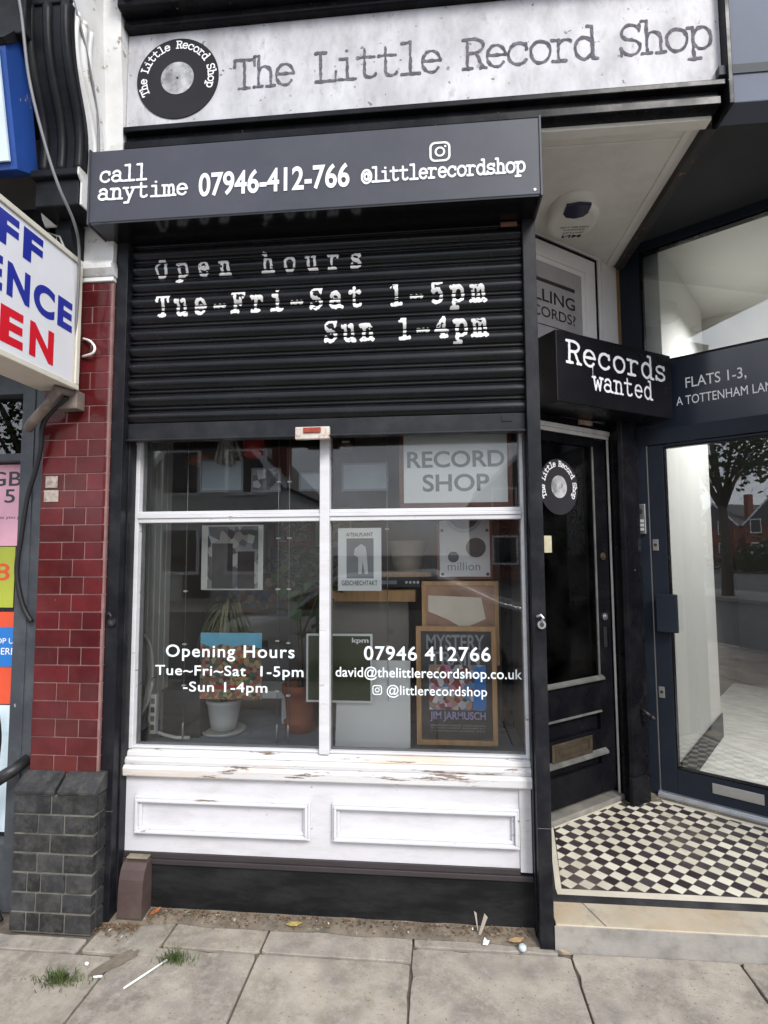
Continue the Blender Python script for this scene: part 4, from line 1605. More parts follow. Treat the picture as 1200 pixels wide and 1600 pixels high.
for z0 in (1.848, 1.785):
    st = MB()
    st.box(-1.733 if z0 > 1.8 else -1.738, -1.676 if z0 > 1.8 else -1.670, -.2962, -.2945, z0, z0 + .052)
    tag(st.build('wall_sticker', M('torn_sticker', (.36, .31, .27), .7, .3, 40, stains=((.15, .07, .06), .52, 50)) if z0 > 1.8 else bpy.data.materials['torn_sticker']),
        'upper torn pale sticker on the maroon tiles' if z0 > 1.8 else 'lower scratched pale sticker on the maroon tiles', 'sticker', 'torn stickers on the tiles')

# ================================================================== OFF LICENCE (neighbour on the left)
of = thing('off_licence', 'grey aluminium shop window of the neighbouring off licence', 'shop', (-2.5, -.2, 0))
g = MB()
g.box(-1.900, -1.778, -.245, -.06, 0.0, 2.50)
g.box(-3.6, -1.900, -.235, -.06, 2.30, 2.50)
g.box(-3.6, -1.900, -.235, -.06, 1.985, 2.02)
g.box(-3.6, -1.900, -.235, -.06, 0.0, .28)
g.box(-1.842, -1.834, -.2495, -.2455, .02, 2.45)
g.build('window_frame', GREYFR, of, .004)
for z0, z1 in ((.28, 1.985), (2.02, 2.30)):
    g = MB()
    g.box(-3.6, -1.899, -.172, -.166, z0, z1)
    g.build('pane', GLASS2, of)
g = MB()
g.box(-3.6, -1.80, -.06, -.02, 2.30, 3.9)
g.box(-3.6, -1.78, .8, .85, 0.0, 3.0)
g.box(-1.80, -1.765, -.05, .8, 0.0, 2.9)
g.build('inner_wall', INDARK, of)
g = MB()
g.box(-3.6, -1.64, -.50, -.0605, 2.505, 2.56)
g.box(-3.6, -1.70, -.30, -.0605, 2.5605, 3.16)
g.box(-3.6, -1.66, -.62, -.0605, 3.70, 4.3)
g.build('fascia_backing', CONSOLEB, of, .006)
g = MB()
g.box(-1.70, -1.63, -.34, -.05, 2.90, 3.06)
g.build('render_patch', CREAM, of, .008)


def poster(name, label, mat, x0, x1, z0, z1, y_=-.1745):
    t = thing(name, label, 'poster', ((x0 + x1) / 2, y_, z0))
    m = MB()
    m.box(x0, x1, y_ - .001, y_ + .001, z0, z1)
    m.build('sheet', mat, t)
    return t


def lettering(t, mat, y_, *items):
    for it in items:
        m = MB()
        put(m, it[0], *it[1:5], face(y_), *(it[5:]))
        m.build('lettering', mat, t)


pp = face(-.1763)
t = poster('window_poster', 'pink poster with GB lettering in the off licence window', PINK, -2.46, -1.916, 1.592, 1.978)
lettering(t, INKD, -.1763, ('10GB', -2.22, -1.945, 1.875, 1.945, .01), ('£15', -2.16, -1.975, 1.795, 1.86, .01), ('Pay as you go', -2.1, -1.93, 1.715, 1.735))
t = poster('window_poster', 'olive green poster below the pink one in the off licence window', GREENP, -2.46, -1.962, 1.305, 1.588)
lettering(t, REDP, -.1763, ('£8', -2.14, -1.985, 1.43, 1.51, .01))
t = poster('window_poster', 'orange red poster low in the off licence window', REDP, -2.46, -1.905, .865, 1.285)
t = poster('window_poster', 'blue label poster overlapping the orange red one', BLUEP, -2.10, -1.915, 1.035, 1.215, -.1785)
lettering(t, VINYL, -.1803, ('TOP UP', -2.06, -1.925, 1.14, 1.165), ('HERE', -2.04, -1.94, 1.09, 1.12))
t = poster('window_poster', 'pale watery blue poster at the foot of the off licence window', PALEP, -2.46, -1.903, .30, .860)

# projecting lightbox
lb = thing('lightbox_sign', 'white projecting lightbox sign with blue and red capital letters', 'sign', (-1.65, -.7, 2.27))
g = MB()
g.box(-1.735, -1.5635, -1.10, -.352, 2.272, 2.856)
g.build('case', CREAM, lb, .006)
g = MB()
g.box(-1.5632, -1.5605, -1.085, -.385, 2.296, 2.832)
fc = g.build('face_panel', SIGNW, lb)
g = MB()
def yzframe(m, y0, y1, z0, z1, wd_, x0, x1):
    m.box(x0, x1, y0, y1, z0, z0 + wd_)
    m.box(x0, x1, y0, y1, z1 - wd_, z1)
    m.box(x0, x1, y0, y0 + wd_, z0 + wd_, z1 - wd_)
    m.box(x0, x1, y1 - wd_, y1, z0 + wd_, z1 - wd_)
yzframe(g, -1.103, -.350, 2.270, 2.858, .024, -1.5630, -1.5530)
g.build('edge_trim', CREAM, lb, .003)
sx_ = lambda a, b: (-1.5595, a, b)      # reads along +y from the street
for word, mat_, z0, z1, cells in (('OFF', SIGNB, 2.688, 2.814, ((-1.010, -.850), (-.820, -.720), (-.697, -.592))),
                                  ('LICENCE', SIGNB, 2.508, 2.637, ((-1.082, -1.035), (-1.022, -.998), (-.985, -.893), (-.878, -.788), (-.767, -.652), (-.632, -.512), (-.494, -.402))),
                                  ('OPEN', SIGNR, 2.326, 2.464, ((-1.075, -.950), (-.925, -.822), (-.790, -.677), (-.644, -.509)))):
    g = MB()
    for ch, (a_, b_) in zip(word, cells): put(g, ch, a_, b_, z0, z1, sx_, .045)
    g.build('lettering', mat_, fc)
g = MB()
g.tube([(-1.59, -.345, 2.262), (-1.60, -.42, 2.255), (-1.66, -.40, 2.19), (-1.76, -.36, 2.13), (-1.80, -.33, 2.11)], [.02, .024, .022, .022, .02], 10)
g.box(-1.66, -1.56, -.352, -.295, 2.19, 2.2715)
g.build('support_arm', M('rusty_arm', (.16, .13, .11), .7, .3, 9, stains=((.3, .25, .2), .55, 12)), lb, .003)
g = MB()
g.tube([(-1.64, -.47, 2.857), (-1.64, -.46, 2.93), (-1.62, -.42, 2.94), (-1.61, -.40, 2.90), (-1.615, -.40, 2.857)], .005, 6)
g.build('lifting_eye', STEEL, lb)

# older blue sign box above it
bb = thing('blue_sign_box', 'peeling blue edged sign box above the white lightbox', 'sign', (-2.1, -.6, 3.1))
g = MB()
g.prism_x([(-.655, 3.614), (-.561, 3.152), (-.444, 3.207), (-.542, 3.755)], -2.9, -1.712)
g.build('case', BLUEBOX, bb, .004)
g = MB()
g.prism_x([(-.667, 3.600), (-.657, 3.602), (-.572, 3.180), (-.582, 3.178)], -2.88, -1.735)
g.build('face_panel', M('aqua_white_face', (.62, .72, .74), .4, .08, 3), bb)
g = MB()
g.prism_x([(-.675, 3.630), (-.562, 3.800), (-.527, 3.790), (-.532, 3.762), (-.655, 3.618)], -2.9, -1.704)
g.build('top_flashing', CONSOLEB, bb)

# cables
def cable(name, label, pts, r, mat, n=8):
    m = MB()
    P_ = [Vector(p) for p in pts]
    sm = []
    for i in range(len(P_) - 1):
        p0, p1, p2, p3 = P_[max(0, i - 1)], P_[i], P_[i + 1], P_[min(len(P_) - 1, i + 2)]
        for k in range(6):
            t = k / 6
            sm.append(.5 * ((2 * p1) + (-p0 + p2) * t + (2 * p0 - 5 * p1 + 4 * p2 - p3) * t * t + (-p0 + 3 * p1 - 3 * p2 + p3) * t ** 3))
    sm.append(P_[-1])
    m.tube(sm, r, n)
    return tag(m.build(name, mat, loc=tuple(pts[0])), label, 'cable')


cable('hanging_cable', 'grey overhead cable slanting down past the black scrolled bracket', [(-1.72, -.70, 4.10), (-1.667, -.646, 3.816), (-1.61, -.646, 3.476), (-1.553, -.62, 3.22), (-1.51, -.585, 3.05), (-1.495, -.50, 2.94), (-1.525, -.42, 2.85), (-1.555, -.38, 2.60), (-1.60, -.335, 2.2)], .006, GREYCAB)
cable('hanging_cable', 'thin dark cable running down the white side of the scrolled bracket', [(-1.52, -.63, 4.05), (-1.484, -.52, 3.80), (-1.478, -.44, 3.62), (-1.477, -.39, 3.45), (-1.477, -.38, 3.20)], .005, GREYCAB)
cable('black_cable', 'black cable drooping from the lightbox arm across the grey window frame', [(-1.60, -.36, 2.24), (-1.70, -.345, 2.16), (-1.735, -.33, 2.10), (-1.745, -.32, 2.02), (-1.775, -.31, 1.92), (-1.815, -.30, 1.80), (-1.845, -.29, 1.62), (-1.865, -.28, 1.47), (-1.84, -.27, 1.33), (-1.80, -.26, 1.25)], .011, CABLE)
cable('black_cable', 'thick black cable curling at the foot of the grey window frame', [(-1.93, -.30, .92), (-1.90, -.30, .74), (-1.92, -.31, .50), (-1.905, -.32, .30), (-1.87, -.33, .12), (-1.83, -.33, .02)], .012, CABLE)
cable('cable_loop', 'small white cable loop on the tiles beside the lightbox', [(-1.575, -.300, 2.525), (-1.53, -.318, 2.505), (-1.505, -.322, 2.475), (-1.515, -.32, 2.448), (-1.575, -.300, 2.442)], .0055, WCABLE)
vp_ = thing('pipe_stub', 'grey pipe stub with open end beside the dark brick base', 'pipe', (-1.83, -.33, .60))
g = MB()
g.tube([(-1.79, -.26, .655), (-1.81, -.32, .63), (-1.855, -.36, .60)], [.024, .026, .028], 12)
g.build('tube', IRON, vp_)
g = MB()
g.tube([(-1.852, -.358, .602), (-1.862, -.366, .597)], [.033, .033], 14)
g.build('collar', STEEL, vp_)

# drain guard at the foot of the left guide rail
dg_ = thing('pipe_guard', 'brown plastic pipe guard at the foot of the shutter rail', 'pipe guard', (-1.305, -.2, 0))
g = MB()
pf = [(-.180, .004), (-.262, .004), (-.258, .12), (-.252, .165), (-.240, .200), (-.222, .222), (-.180, .230)]
g.prism_x(pf, -1.360, -1.252)
g.build('shell', BROWNP, dg_, .014, 3)
g = MB()
g.box(-1.352, -1.256, -.215, -.181, .2305, .2395)
g.build('lip', M('guard_dirt', (.22, .19, .14), .9, .3, 20), dg_, .003)

# ================================================================== WINDOW DISPLAY
def cover(name, label, mat, x0, x1, z0, z1, y_, group='record sleeves hung in the window', tilt=0, cat='record sleeve'):
    t = thing(name, label, cat, ((x0 + x1) / 2, y_, z0), 0, group)
    m = MB()
    m.box(x0, x1, y_, y_ + .004, z0, z1)
    m.build('sleeve', mat, t)
    return t


def shape(t, name, mat, y_, *polys):
    m = MB()
    for p in polys: m.add([(x, y_, z) for x, z in p], [tuple(range(len(p)))])
    return m.build(name, mat, t)


t = cover('record_sleeve', 'cream record sleeve with a dark upright monochrome print hung high in the left window', PAPER2, -1.150, -.838, 1.372, 1.690, .04)
shape(t, 'artwork', MONO, .0385, [(-1.118, 1.378), (-.862, 1.378), (-.862, 1.684), (-1.118, 1.684)])
shape(t, 'dark_panel', DARKP, .0375, [(-1.095, 1.379), (-.990, 1.379), (-.990, 1.60), (-1.095, 1.60)])
shape(t, 'dark_panel', DARKP, .0375, [(-.965, 1.379), (-.880, 1.379), (-.880, 1.56), (-.965, 1.56)])
t = cover('record_sleeve', 'busy crowded record sleeve with sky blue top hung behind the opening hours', CROWD, -1.147, -.838, .848, 1.166, .04)
shape(t, 'sky_band', SKYP, .0385, [(-1.146, 1.115), (-1.09, 1.095), (-1.04, 1.11), (-.98, 1.098), (-.92, 1.11), (-.839, 1.09), (-.839, 1.165), (-1.146, 1.165)])
shape(t, 'flower_bed', REDT, .0385, [(-1.09, .895), (-.89, .895), (-.90, .915), (-1.07, .915)])
t = cover('record_sleeve', 'plain dark green record sleeve with a thin white border', PAPER, -.618, -.300, .846, 1.166, .03)
shape(t, 'green_field', KPMG, .0285, [(-.608, .856), (-.310, .856), (-.310, 1.156), (-.608, 1.156)])
lettering(t, VINYL, .0275, ('kpm', -.398, -.318, 1.118, 1.148, .03))
gm = 'pictures hung across the upper window'
for lab, mt, x0, x1, z0, z1, y_ in (
        ('pale grey picture hung top left in the window', GREYB, -1.19, -.965, 1.862, 2.03, .10),
        ('monochrome picture left of the window mullion', MONO, -.93, -.775, 1.862, 1.985, .12),
        ('small pale picture close to the window mullion', GREYB, -.672, -.556, 1.858, 1.95, .08),
        ('pale landscape picture left of the white RECORD SHOP board', GREYB, -.452, -.222, 1.852, 1.99, .06)):
    t = cover('hung_picture', lab, INKG, x0, x1, z0, z1, y_, gm, cat='picture')
    shape(t, 'print', mt, y_ - .0015, [(x0 + .01, z0 + .01), (x1 - .01, z0 + .01), (x1 - .01, z1 - .01), (x0 + .01, z1 - .01)])
# white gig poster taped inside the right pane
t = thing('gig_poster', 'white gig poster with dark central panel taped to the right pane', 'poster', (-.338, -.125, 1.38))
g = MB(); g.box(-.437, -.240, -.126, -.1245, 1.380, 1.662); g.build('sheet', PAPER, t)
shape(t, 'print_panel', INKG, -.1266, [(-.398, 1.435), (-.275, 1.435), (-.275, 1.615), (-.398, 1.615)])
shape(t, 'figure_print', SILVER, -.1272, [(-.345, 1.455), (-.330, 1.455), (-.325, 1.51), (-.315, 1.455), (-.30, 1.455), (-.305, 1.53), (-.31, 1.575), (-.33, 1.59), (-.36, 1.57), (-.365, 1.54), (-.345, 1.53)])
lettering(t, INKD, -.1268, ('A/TEALPLAINT', -.40, -.278, 1.624, 1.641, .01), ('GESCHIECHTAKT', -.42, -.258, 1.404, 1.426, .01))
# record shop board
t = thing('window_board', 'white board reading RECORD SHOP in a dark red wooden frame', 'sign', (.1, -.08, 1.77))
g = MB(); g.frame_y(-.160, .352, 1.752, 2.16, .022, -.098, -.070); g.build('frame', DWOOD, t, .002)
g = MB(); g.box(-.138, .330, -.092, -.074, 1.774, 2.138); g.build('panel', PAPER, t)
lettering(t, INKG, -.0930, ('RECORD', -.122, .318, 1.935, 2.012, .02), ('SHOP', -.052, .248, 1.825, 1.905, .02))
# silver panel with dials
t = thing('speaker_panel', 'silver grey loudspeaker front with two round openings in a red wood box', 'speaker', (.14, .1, 1.42))
g = MB(); g.box(.008, .276, .09, .26, 1.418, 1.85); g.build('box', DWOOD, t, .004)
g = MB(); g.box(.022, .262, .084, .0895, 1.432, 1.838); g.build('front_plate', SILVER, t, .002)
g = MB(); g.disc_y(.140, 1.735, .092, .0800, .0838, 40); g.build('woofer_ring', GREYB, t)
g = MB(); g.disc_y(.140, 1.735, .074, .0780, .0798, 40); g.build('woofer', INKD, t)
g = MB(); g.disc_y(.196, 1.572, .047, .0800, .0838, 32); g.build('tweeter', INKD, t)
g = MB(); g.disc_y(.088, 1.527, .026, .0800, .0838, 24); g.build('knob', AMP, t)
for x, z in ((.035, 1.445), (.25, 1.445), (.035, 1.655), (.25, 1.655)):
    g = MB()
    g.disc_y(x, z, .008, .0820, .0838, 10)
    g.build('corner_screw', AMP, t)
lettering(t, INKG, .0832, ('million', .06, .215, 1.462, 1.502))
# framed pictures on the right
t = thing('framed_picture', 'wood framed warm brown picture behind the film poster', 'picture', (.11, .1, 1.1), 0, 'framed posters stacked on the right')
g = MB(); g.frame_y(-.066, .296, 1.02, 1.412, .022, .060, .080); g.build('frame', WOOD, t, .002)
g = MB(); g.box(-.044, .274, .066, .078, 1.042, 1.390); g.build('print', SKINP, t)
shape(t, 'cream_shape', CREAMP, .0652, [(-.035, 1.345), (.215, 1.335), (.235, 1.235), (.13, 1.19), (.06, 1.23), (-.035, 1.27)])
t = thing('framed_poster', 'light oak framed film poster with large grey title', 'poster', (.09, .02, .64), 0, 'framed posters stacked on the right')
g = MB(); g.frame_y(-.094, .276, .668, 1.206, .023, .012, .034); g.build('frame', WOOD, t, .002)
g = MB(); g.box(-.071, .253, .020, .032, .691, 1.183); g.build('sheet', INKD, t)
shape(t, 'photo_collage', BUSY, .0192, [(-.035, .825), (.225, .825), (.225, 1.03), (-.035, 1.03)])
shape(t, 'blue_sky', BLUEP, .0188, [(.165, .826), (.224, .826), (.224, 1.029), (.178, 1.015)])
lettering(t, TITLEG, .0190, ('MYSTERY', -.045, .222, 1.098, 1.168, .02), ('TRAIN', -.03, .20, 1.028, 1.09, .02))
lettering(t, PURPLE, .0190, ('JIM JARMUSCH', -.032, .222, .772, .818, .02))
m = MB()
for k in range(3): put(m, 'MASATOSHI NAGASE  YOUKI KUDOH  SCREAMIN JAY HAWKINS  STEVE BUSCEMI'[k * 14:k * 14 + 30], -.03, .22, .752 - k * .013, .760 - k * .013, face(.019), .01)
m.build('credits', TITLEG, t)
# boards, shelf and hi-fi
t = thing('white_board', 'plain white board leaning on the display floor behind the green sleeve', 'board', (-.3, .05, .64))
g = MB(); g.add([(-.478, .03, .645), (-.125, .03, .645), (-.125, .10, 1.03), (-.478, .10, 1.03), (-.478, .045, .645), (-.125, .045, .645), (-.125, .115, 1.03), (-.478, .115, 1.03)],
                [(0, 1, 2, 3), (7, 6, 5, 4), (0, 4, 5, 1), (1, 5, 6, 2), (2, 6, 7, 3), (3, 7, 4, 0)]); g.build('panel', PAPER, t)
t = thing('grey_board', 'grey brown cabinet with an eye sticker standing behind the white board', 'cabinet', (-.3, .3, .64))
g = MB(); g.box(-.56, -.14, .30, .55, .64, 1.30); g.build('carcass', M('taupe_board', (.25, .23, .20), .6, .1, 4), t, .004)
g = MB(); g.disc_y(-.235, 1.14, .018, .2965, .2995, 16); g.disc_y(-.235, 1.14, .009, .2945, .2963, 12); g.build('sticker', INKG, t)
t = thing('wood_shelf', 'light wooden shelf on the grey cabinet carrying the hi-fi', 'shelf', (-.3, .3, 1.3))
g = MB(); g.box(-.53, -.10, .20, .60, 1.302, 1.360); g.build('board', WOOD, t, .003)
t = thing('hifi_amplifier', 'black hi-fi amplifier on the wooden shelf', 'amplifier', (-.19, .3, 1.36))
g = MB(); g.box(-.37, -.078, .29, .56, 1.366, 1.425); g.build('case', AMP, t, .003)
for k in range(4):
    g = MB()
    g.disc_y(-.15 + k * .02, 1.395, .007, .284, .2895, 12)
    g.build('knob', STEEL, t)
g = MB(); g.box(-.35, -.20, .2875, .2895, 1.385, 1.405); g.build('display', GREYB, t)
t = thing('pine_board', 'thin pine board lying on the amplifier under the beige pot', 'board', (-.2, .3, 1.43))
g = MB(); g.box(-.42, -.02, .24, .58, 1.4255, 1.448); g.build('board', WOOD, t, .002)
t = thing('beige_pot', 'empty beige plant pot on the pine board', 'pot', (-.145, .33, 1.45))
g = MB(); g.lathe(-.145, .36, [(.072, 1.4485), (.082, 1.50), (.096, 1.60), (.100, 1.602), (.100, 1.612), (.092, 1.612), (.088, 1.60), (.07, 1.47)]); g.build('body', POT1, t)
# planters
def strap_leaf(m, base, ang, ln_, wd_, droop, lift):
    pts = []
    for i in range(8):
        t_ = i / 7
        r_ = ln_ * t_
        pts.append((base[0] + math.cos(ang) * r_, base[1] + math.sin(ang) * r_, base[2] + lift * t_ * (1.6 - t_) - droop * t_ * t_))
    sd_ = (-math.sin(ang), math.cos(ang))
    v = []
    for i, p in enumerate(pts):
        h = wd_ * math.sin(math.pi * (.12 + .88 * i / 7)) * .5
        v += [(p[0] + sd_[0] * h, p[1] + sd_[1] * h, p[2]), (p[0] - sd_[0] * h, p[1] - sd_[1] * h, p[2])]
    m.add(v, [(2 * i, 2 * i + 1, 2 * i + 3, 2 * i + 2) for i in range(7)])


random.seed(3)
t = thing('potted_plant', 'strappy leaved plant in a white pot on a saucer', 'plant', (-1.085, .2, .64))
g = MB(); g.lathe(-1.085, .20, [(.062, .662), (.070, .70), (.084, .79), (.090, .795), (.090, .812), (.082, .812), (.075, .78)]); pot = g.build('pot', POT2, t)
g = MB(); g.lathe(-1.085, .20, [(.09, .6405), (.108, .652), (.112, .661), (.104, .661), (.09, .652)]); g.build('saucer', POT2, pot)
g = MB(); g.tube([(-1.085, .2, .79), (-1.08, .21, .95), (-1.075, .22, 1.12), (-1.08, .22, 1.24)], [.02, .017, .015, .013], 8); g.build('trunk', STEM, t)
g = MB()
for k in range(110): strap_leaf(g, (-1.08, .22, 1.16 + random.uniform(0, .13)), random.uniform(0, 6.28), random.uniform(.10, .19), .014, random.uniform(.16, .34), random.uniform(.06, .2))
g.build('leaves', LEAFY, t)
t = thing('potted_plant', 'rubber plant with glossy leaves in a terracotta pot', 'plant', (-.705, .25, .64))
g = MB(); g.lathe(-.705, .27, [(.075, .6405), (.082, .68), (.086, .69), (.070, .70), (.078, .80), (.088, .83), (.094, .832), (.094, .875), (.084, .875), (.078, .83)]); g.build('pot', TERRA, t)
g = MB()
tr_ = [(-.705, .27, .83), (-.70, .26, 1.0), (-.71, .25, 1.2), (-.69, .25, 1.36), (-.70, .24, 1.52)]
g.tube(tr_, [.014, .012, .01, .008, .006], 8)
g.tube([(-.70, .25, 1.1), (-.64, .24, 1.25), (-.60, .23, 1.36)], .006, 6)
g.tube([(-.70, .25, 1.25), (-.76, .23, 1.37), (-.79, .22, 1.44)], .006, 6)
g.build('stem', STEM, t)
g = MB()
for k in range(80):
    c0 = Vector(random.choice([(-.70, .24, 1.52), (-.61, .23, 1.36), (-.78, .22, 1.42), (-.70, .24, 1.3), (-.68, .25, 1.2)])) + Vector((random.gauss(0, .05), random.gauss(0, .04), random.gauss(0, .06)))
    a = random.uniform(0, 6.28)
    d_ = Vector((math.cos(a), math.sin(a), random.uniform(-.7, .5))).normalized()
    s_ = d_.cross(Vector((0, 0, 1))).normalized()
    l_ = random.uniform(.09, .15)
    w_ = l_ * .27
    nn = s_.cross(d_) * .012
    v = [c0, c0 + d_ * l_ * .35 + s_ * w_ + nn, c0 + d_ * l_ * .75 + s_ * w_ * .8 + nn, c0 + d_ * l_, c0 + d_ * l_ * .75 - s_ * w_ * .8 + nn, c0 + d_ * l_ * .35 - s_ * w_ + nn, c0 + d_ * l_ * .5]
    g.add([tuple(p) for p in v], [(0, 1, 6), (1, 2, 6), (2, 3, 6), (3, 4, 6), (4, 5, 6), (5, 0, 6)])
g.build('leaves', LEAFG, t)
t = thing('low_bench', 'low white bench behind the potted plants', 'bench', (-.95, .35, .64))
g = MB(); g.box(-1.20, -.78, .34, .56, .775, .815); g.build('top', PAPER, t, .004)
for x in (-1.18, -.83):
    g = MB(); g.box(x, x + .03, .36, .54, .6405, .7745); g.build('leg', PAPER, t, .003)
# hose, black box and power strip
t = thing('coiled_hose', 'coiled white hose hanging on the side of the display window', 'hose', (-1.49, .1, .7))
g = MB()
pts = []
for i in range(180):
    a = i / 180 * 2 * math.pi * 6
    k = i / 180
    pts.append((-1.475 + .045 * k + .006 * math.sin(a * .5), .03 + (.13 - .03 * k) * math.cos(a), .965 + (.215 - .035 * k) * math.sin(a)))
pts += [(-1.45, .14, .80), (-1.44, .12, .72), (-1.40, .10, .67), (-1.34, .08, .66), (-1.27, .06, .655), (-1.21, .08, .65)]
g.tube(pts, .0085, 8)
g.build('coil', WCABLE, t)
g = MB(); g.box(-1.514, -1.45, .01, .05, 1.14, 1.165); g.build('hook', STEEL, t)
t = thing('black_box', 'black metal box standing at the left of the display floor', 'box', (-1.25, .12, .64))
g = MB(); g.box(-1.375, -1.17, .10, .42, .642, .872); g.build('case', AMP, t, .006)
g = MB(); g.box(-1.372, -1.36, .098, .0995, .66, .86); g.build('seam', INKG, t)
t = thing('power_strip', 'white power strip leaning upright on the black box', 'power strip', (-1.40, .06, .64))
g = MB(); g.box(-1.405, -1.375, .055, .085, .67, .86); g.build('body', WCABLE, t, .004)
for k in range(4):
    g = MB(); g.box(-1.399, -1.381, .052, .0545, .69 + k * .042, .715 + k * .042); g.build('socket', INKG if k % 2 else KPMG, t)
# items hanging at the top of the window
t = thing('dried_bunch', 'bunch of dried pale flowers hanging at the top of the window', 'dried flowers', (-1.04, .1, 2.0))
g = MB()
random.seed(9)
for k in range(60):
    a = random.uniform(-.9, .9)
    e = (-1.04 + math.sin(a) * random.uniform(.05, .10), .10 + random.uniform(-.05, .05), 2.16 - random.uniform(.05, .17))
    g.tube([(-1.04, .1, 2.22), (-1.04 + (e[0] + 1.04) * .4, e[1], 2.18), e], [.003, .004, .009], 5)
g.build('stems', M('dried_flower', (.33, .30, .26), .9, .4, 30), t)
t = thing('red_lantern', 'red printed lantern hanging at the top of the window', 'lantern', (-.905, .08, 2.0))
g = MB(); g.lathe(-.905, .09, [(.03, 2.03), (.052, 2.045), (.056, 2.10), (.052, 2.17), (.03, 2.19)]); g.build('body', REDT, t)
g = MB(); g.tube([(-.905, .09, 2.19), (-.905, .09, 2.6)], .002, 5); g.build('cord', INKD, t)
t = thing('orange_cloth', 'faded orange cloth bundle in the dark top left of the window', 'cloth', (-1.3, .3, 2.0))
g = MB(); g.lathe(-1.27, .32, [(.03, 2.03), (.09, 2.05), (.10, 2.075), (.07, 2.10), (.02, 2.11)]); g.build('bundle', ORANGE, t)
t = thing('wooden_mask', 'dark carved mask with white teeth hanging by the mullion', 'mask', (-.425, .05, 2.06))
g = MB()
prf = [(.012, 2.045), (.030, 2.06), (.040, 2.09), (.044, 2.13), (.040, 2.17), (.022, 2.20), (.008, 2.21)]
g.lathe(-.425, .06, prf, 20)
g.box(-.431, -.419, .008, .03, 2.11, 2.145)
mk = g.build('face', M('carved_wood', (.07, .035, .025), .4, .3, 20, .3), t, .004)
g = MB(); g.box(-.443, -.407, .0155, .022, 2.083, 2.092); g.build('teeth', CREAMP, t)
for s in (-1, 1):
    g = MB()
    g.disc_y(-.425 + s * .019, 2.148, .008, .015, .022, 12, .005)
    g.build('eye', CREAMP, t)
# steel display cables
def display_cable(x, y_, label):
    t_ = thing('display_cable', label, 'cable', (x, y_, .64), 0, 'steel cables carrying the sleeves')
    m = MB(); m.tube([(x, y_, .641), (x, y_, 2.9)], .0019, 6); m.build('wire', STEEL, t_)
    m = MB(); m.lathe(x, y_, [(.006, .6405), (.007, .65), (.007, .72), (.004, .728)], 12); m.build('tensioner', STEEL, t_)
    return t_


for x, lab, zs in ((-1.240, 'leftmost steel display cable between floor and ceiling', (.90, 1.10, 1.36)),
                   (-.770, 'steel display cable left of the terracotta pot', (.88, 1.12, 1.37, 1.62, 1.90)),
                   (-.715, 'steel display cable in front of the terracotta pot', (.86, 1.11, 1.37, 1.62, 1.90)),
                   (-.230, 'steel display cable in front of the white board', (1.10, 1.66, 1.90))):
    t_ = display_cable(x, .068, lab)
    for z in zs:
        m = MB(); m.box(x - .010, x + .010, .060, .076, z, z + .008); m.build('clip', WCABLE, t_, .002)
# shelving deep in the shop
t = thing('record_rack', 'dim rack of records at the back of the shop', 'rack', (-.6, 1.6, .06))
g = MB(); g.box(-1.40, .36, 1.60, 1.95, .06, .62); g.box(-1.40, .36, 1.55, 1.95, .62, .66); g.box(-1.40, .36, 1.90, 1.95, .66, 1.75); g.build('cabinet', WOOD, t, .006)
g = MB(); g.box(-1.36, .32, 1.62, 1.88, .662, .93); g.build('records', SPINES, t)
g = MB(); g.box(-1.40, .36, 1.70, 1.899, 1.28, 1.31); g.build('shelf', WOOD, t)
g = MB(); g.box(-1.30, .30, 1.68, 1.88, 1.3105, 1.598); g.build('upper_records', SPINES, t)
for k, (lab, mt) in enumerate((('red record sleeve on the rack at the back of the shop', REDT), ('cream record sleeve on the rack at the back of the shop', CREAMP),
                              ('blue record sleeve on the rack at the back of the shop', BLUEP), ('silver grey record sleeve on the rack at the back of the shop', SILVER),
                              ('orange record sleeve on the rack at the back of the shop', ORANGE))):
    x = -1.28 + k * .34
    t = cover('record_sleeve', lab, mt, x, x + .31, 1.60, 1.91, 1.70, 'sleeves shown on the back rack')
    shape(t, 'artwork', MONO if k % 2 else CROWD, 1.698, [(x + .04, 1.64), (x + .27, 1.64), (x + .27, 1.82), (x + .04, 1.82)])
t = thing('grey_cabinet', 'pale grey cupboard behind the strappy plant', 'cupboard', (-1.2, .9, .06))
g = MB(); g.box(-1.45, -.75, .85, 1.25, .06, 1.15); g.build('carcass', M('pale_cupboard', (.36, .34, .31), .6, .1, 3), t, .005)
g = MB(); g.box(-1.14, -1.06, .84, .8495, .9, 1.0); g.build('handle', INKG, t)
t = thing('leaning_frame', 'dark wooden picture frame lying on the pale cupboard', 'frame', (-1.1, .95, 1.15))
g = MB(); g.frame_y(-1.36, -.86, 1.155, 1.42, .03, .95, .98); g.build('moulding', DWOOD, t, .003)
g = MB(); g.box(-1.33, -.89, .962, .975, 1.185, 1.39); g.build('print', SPINES, t)

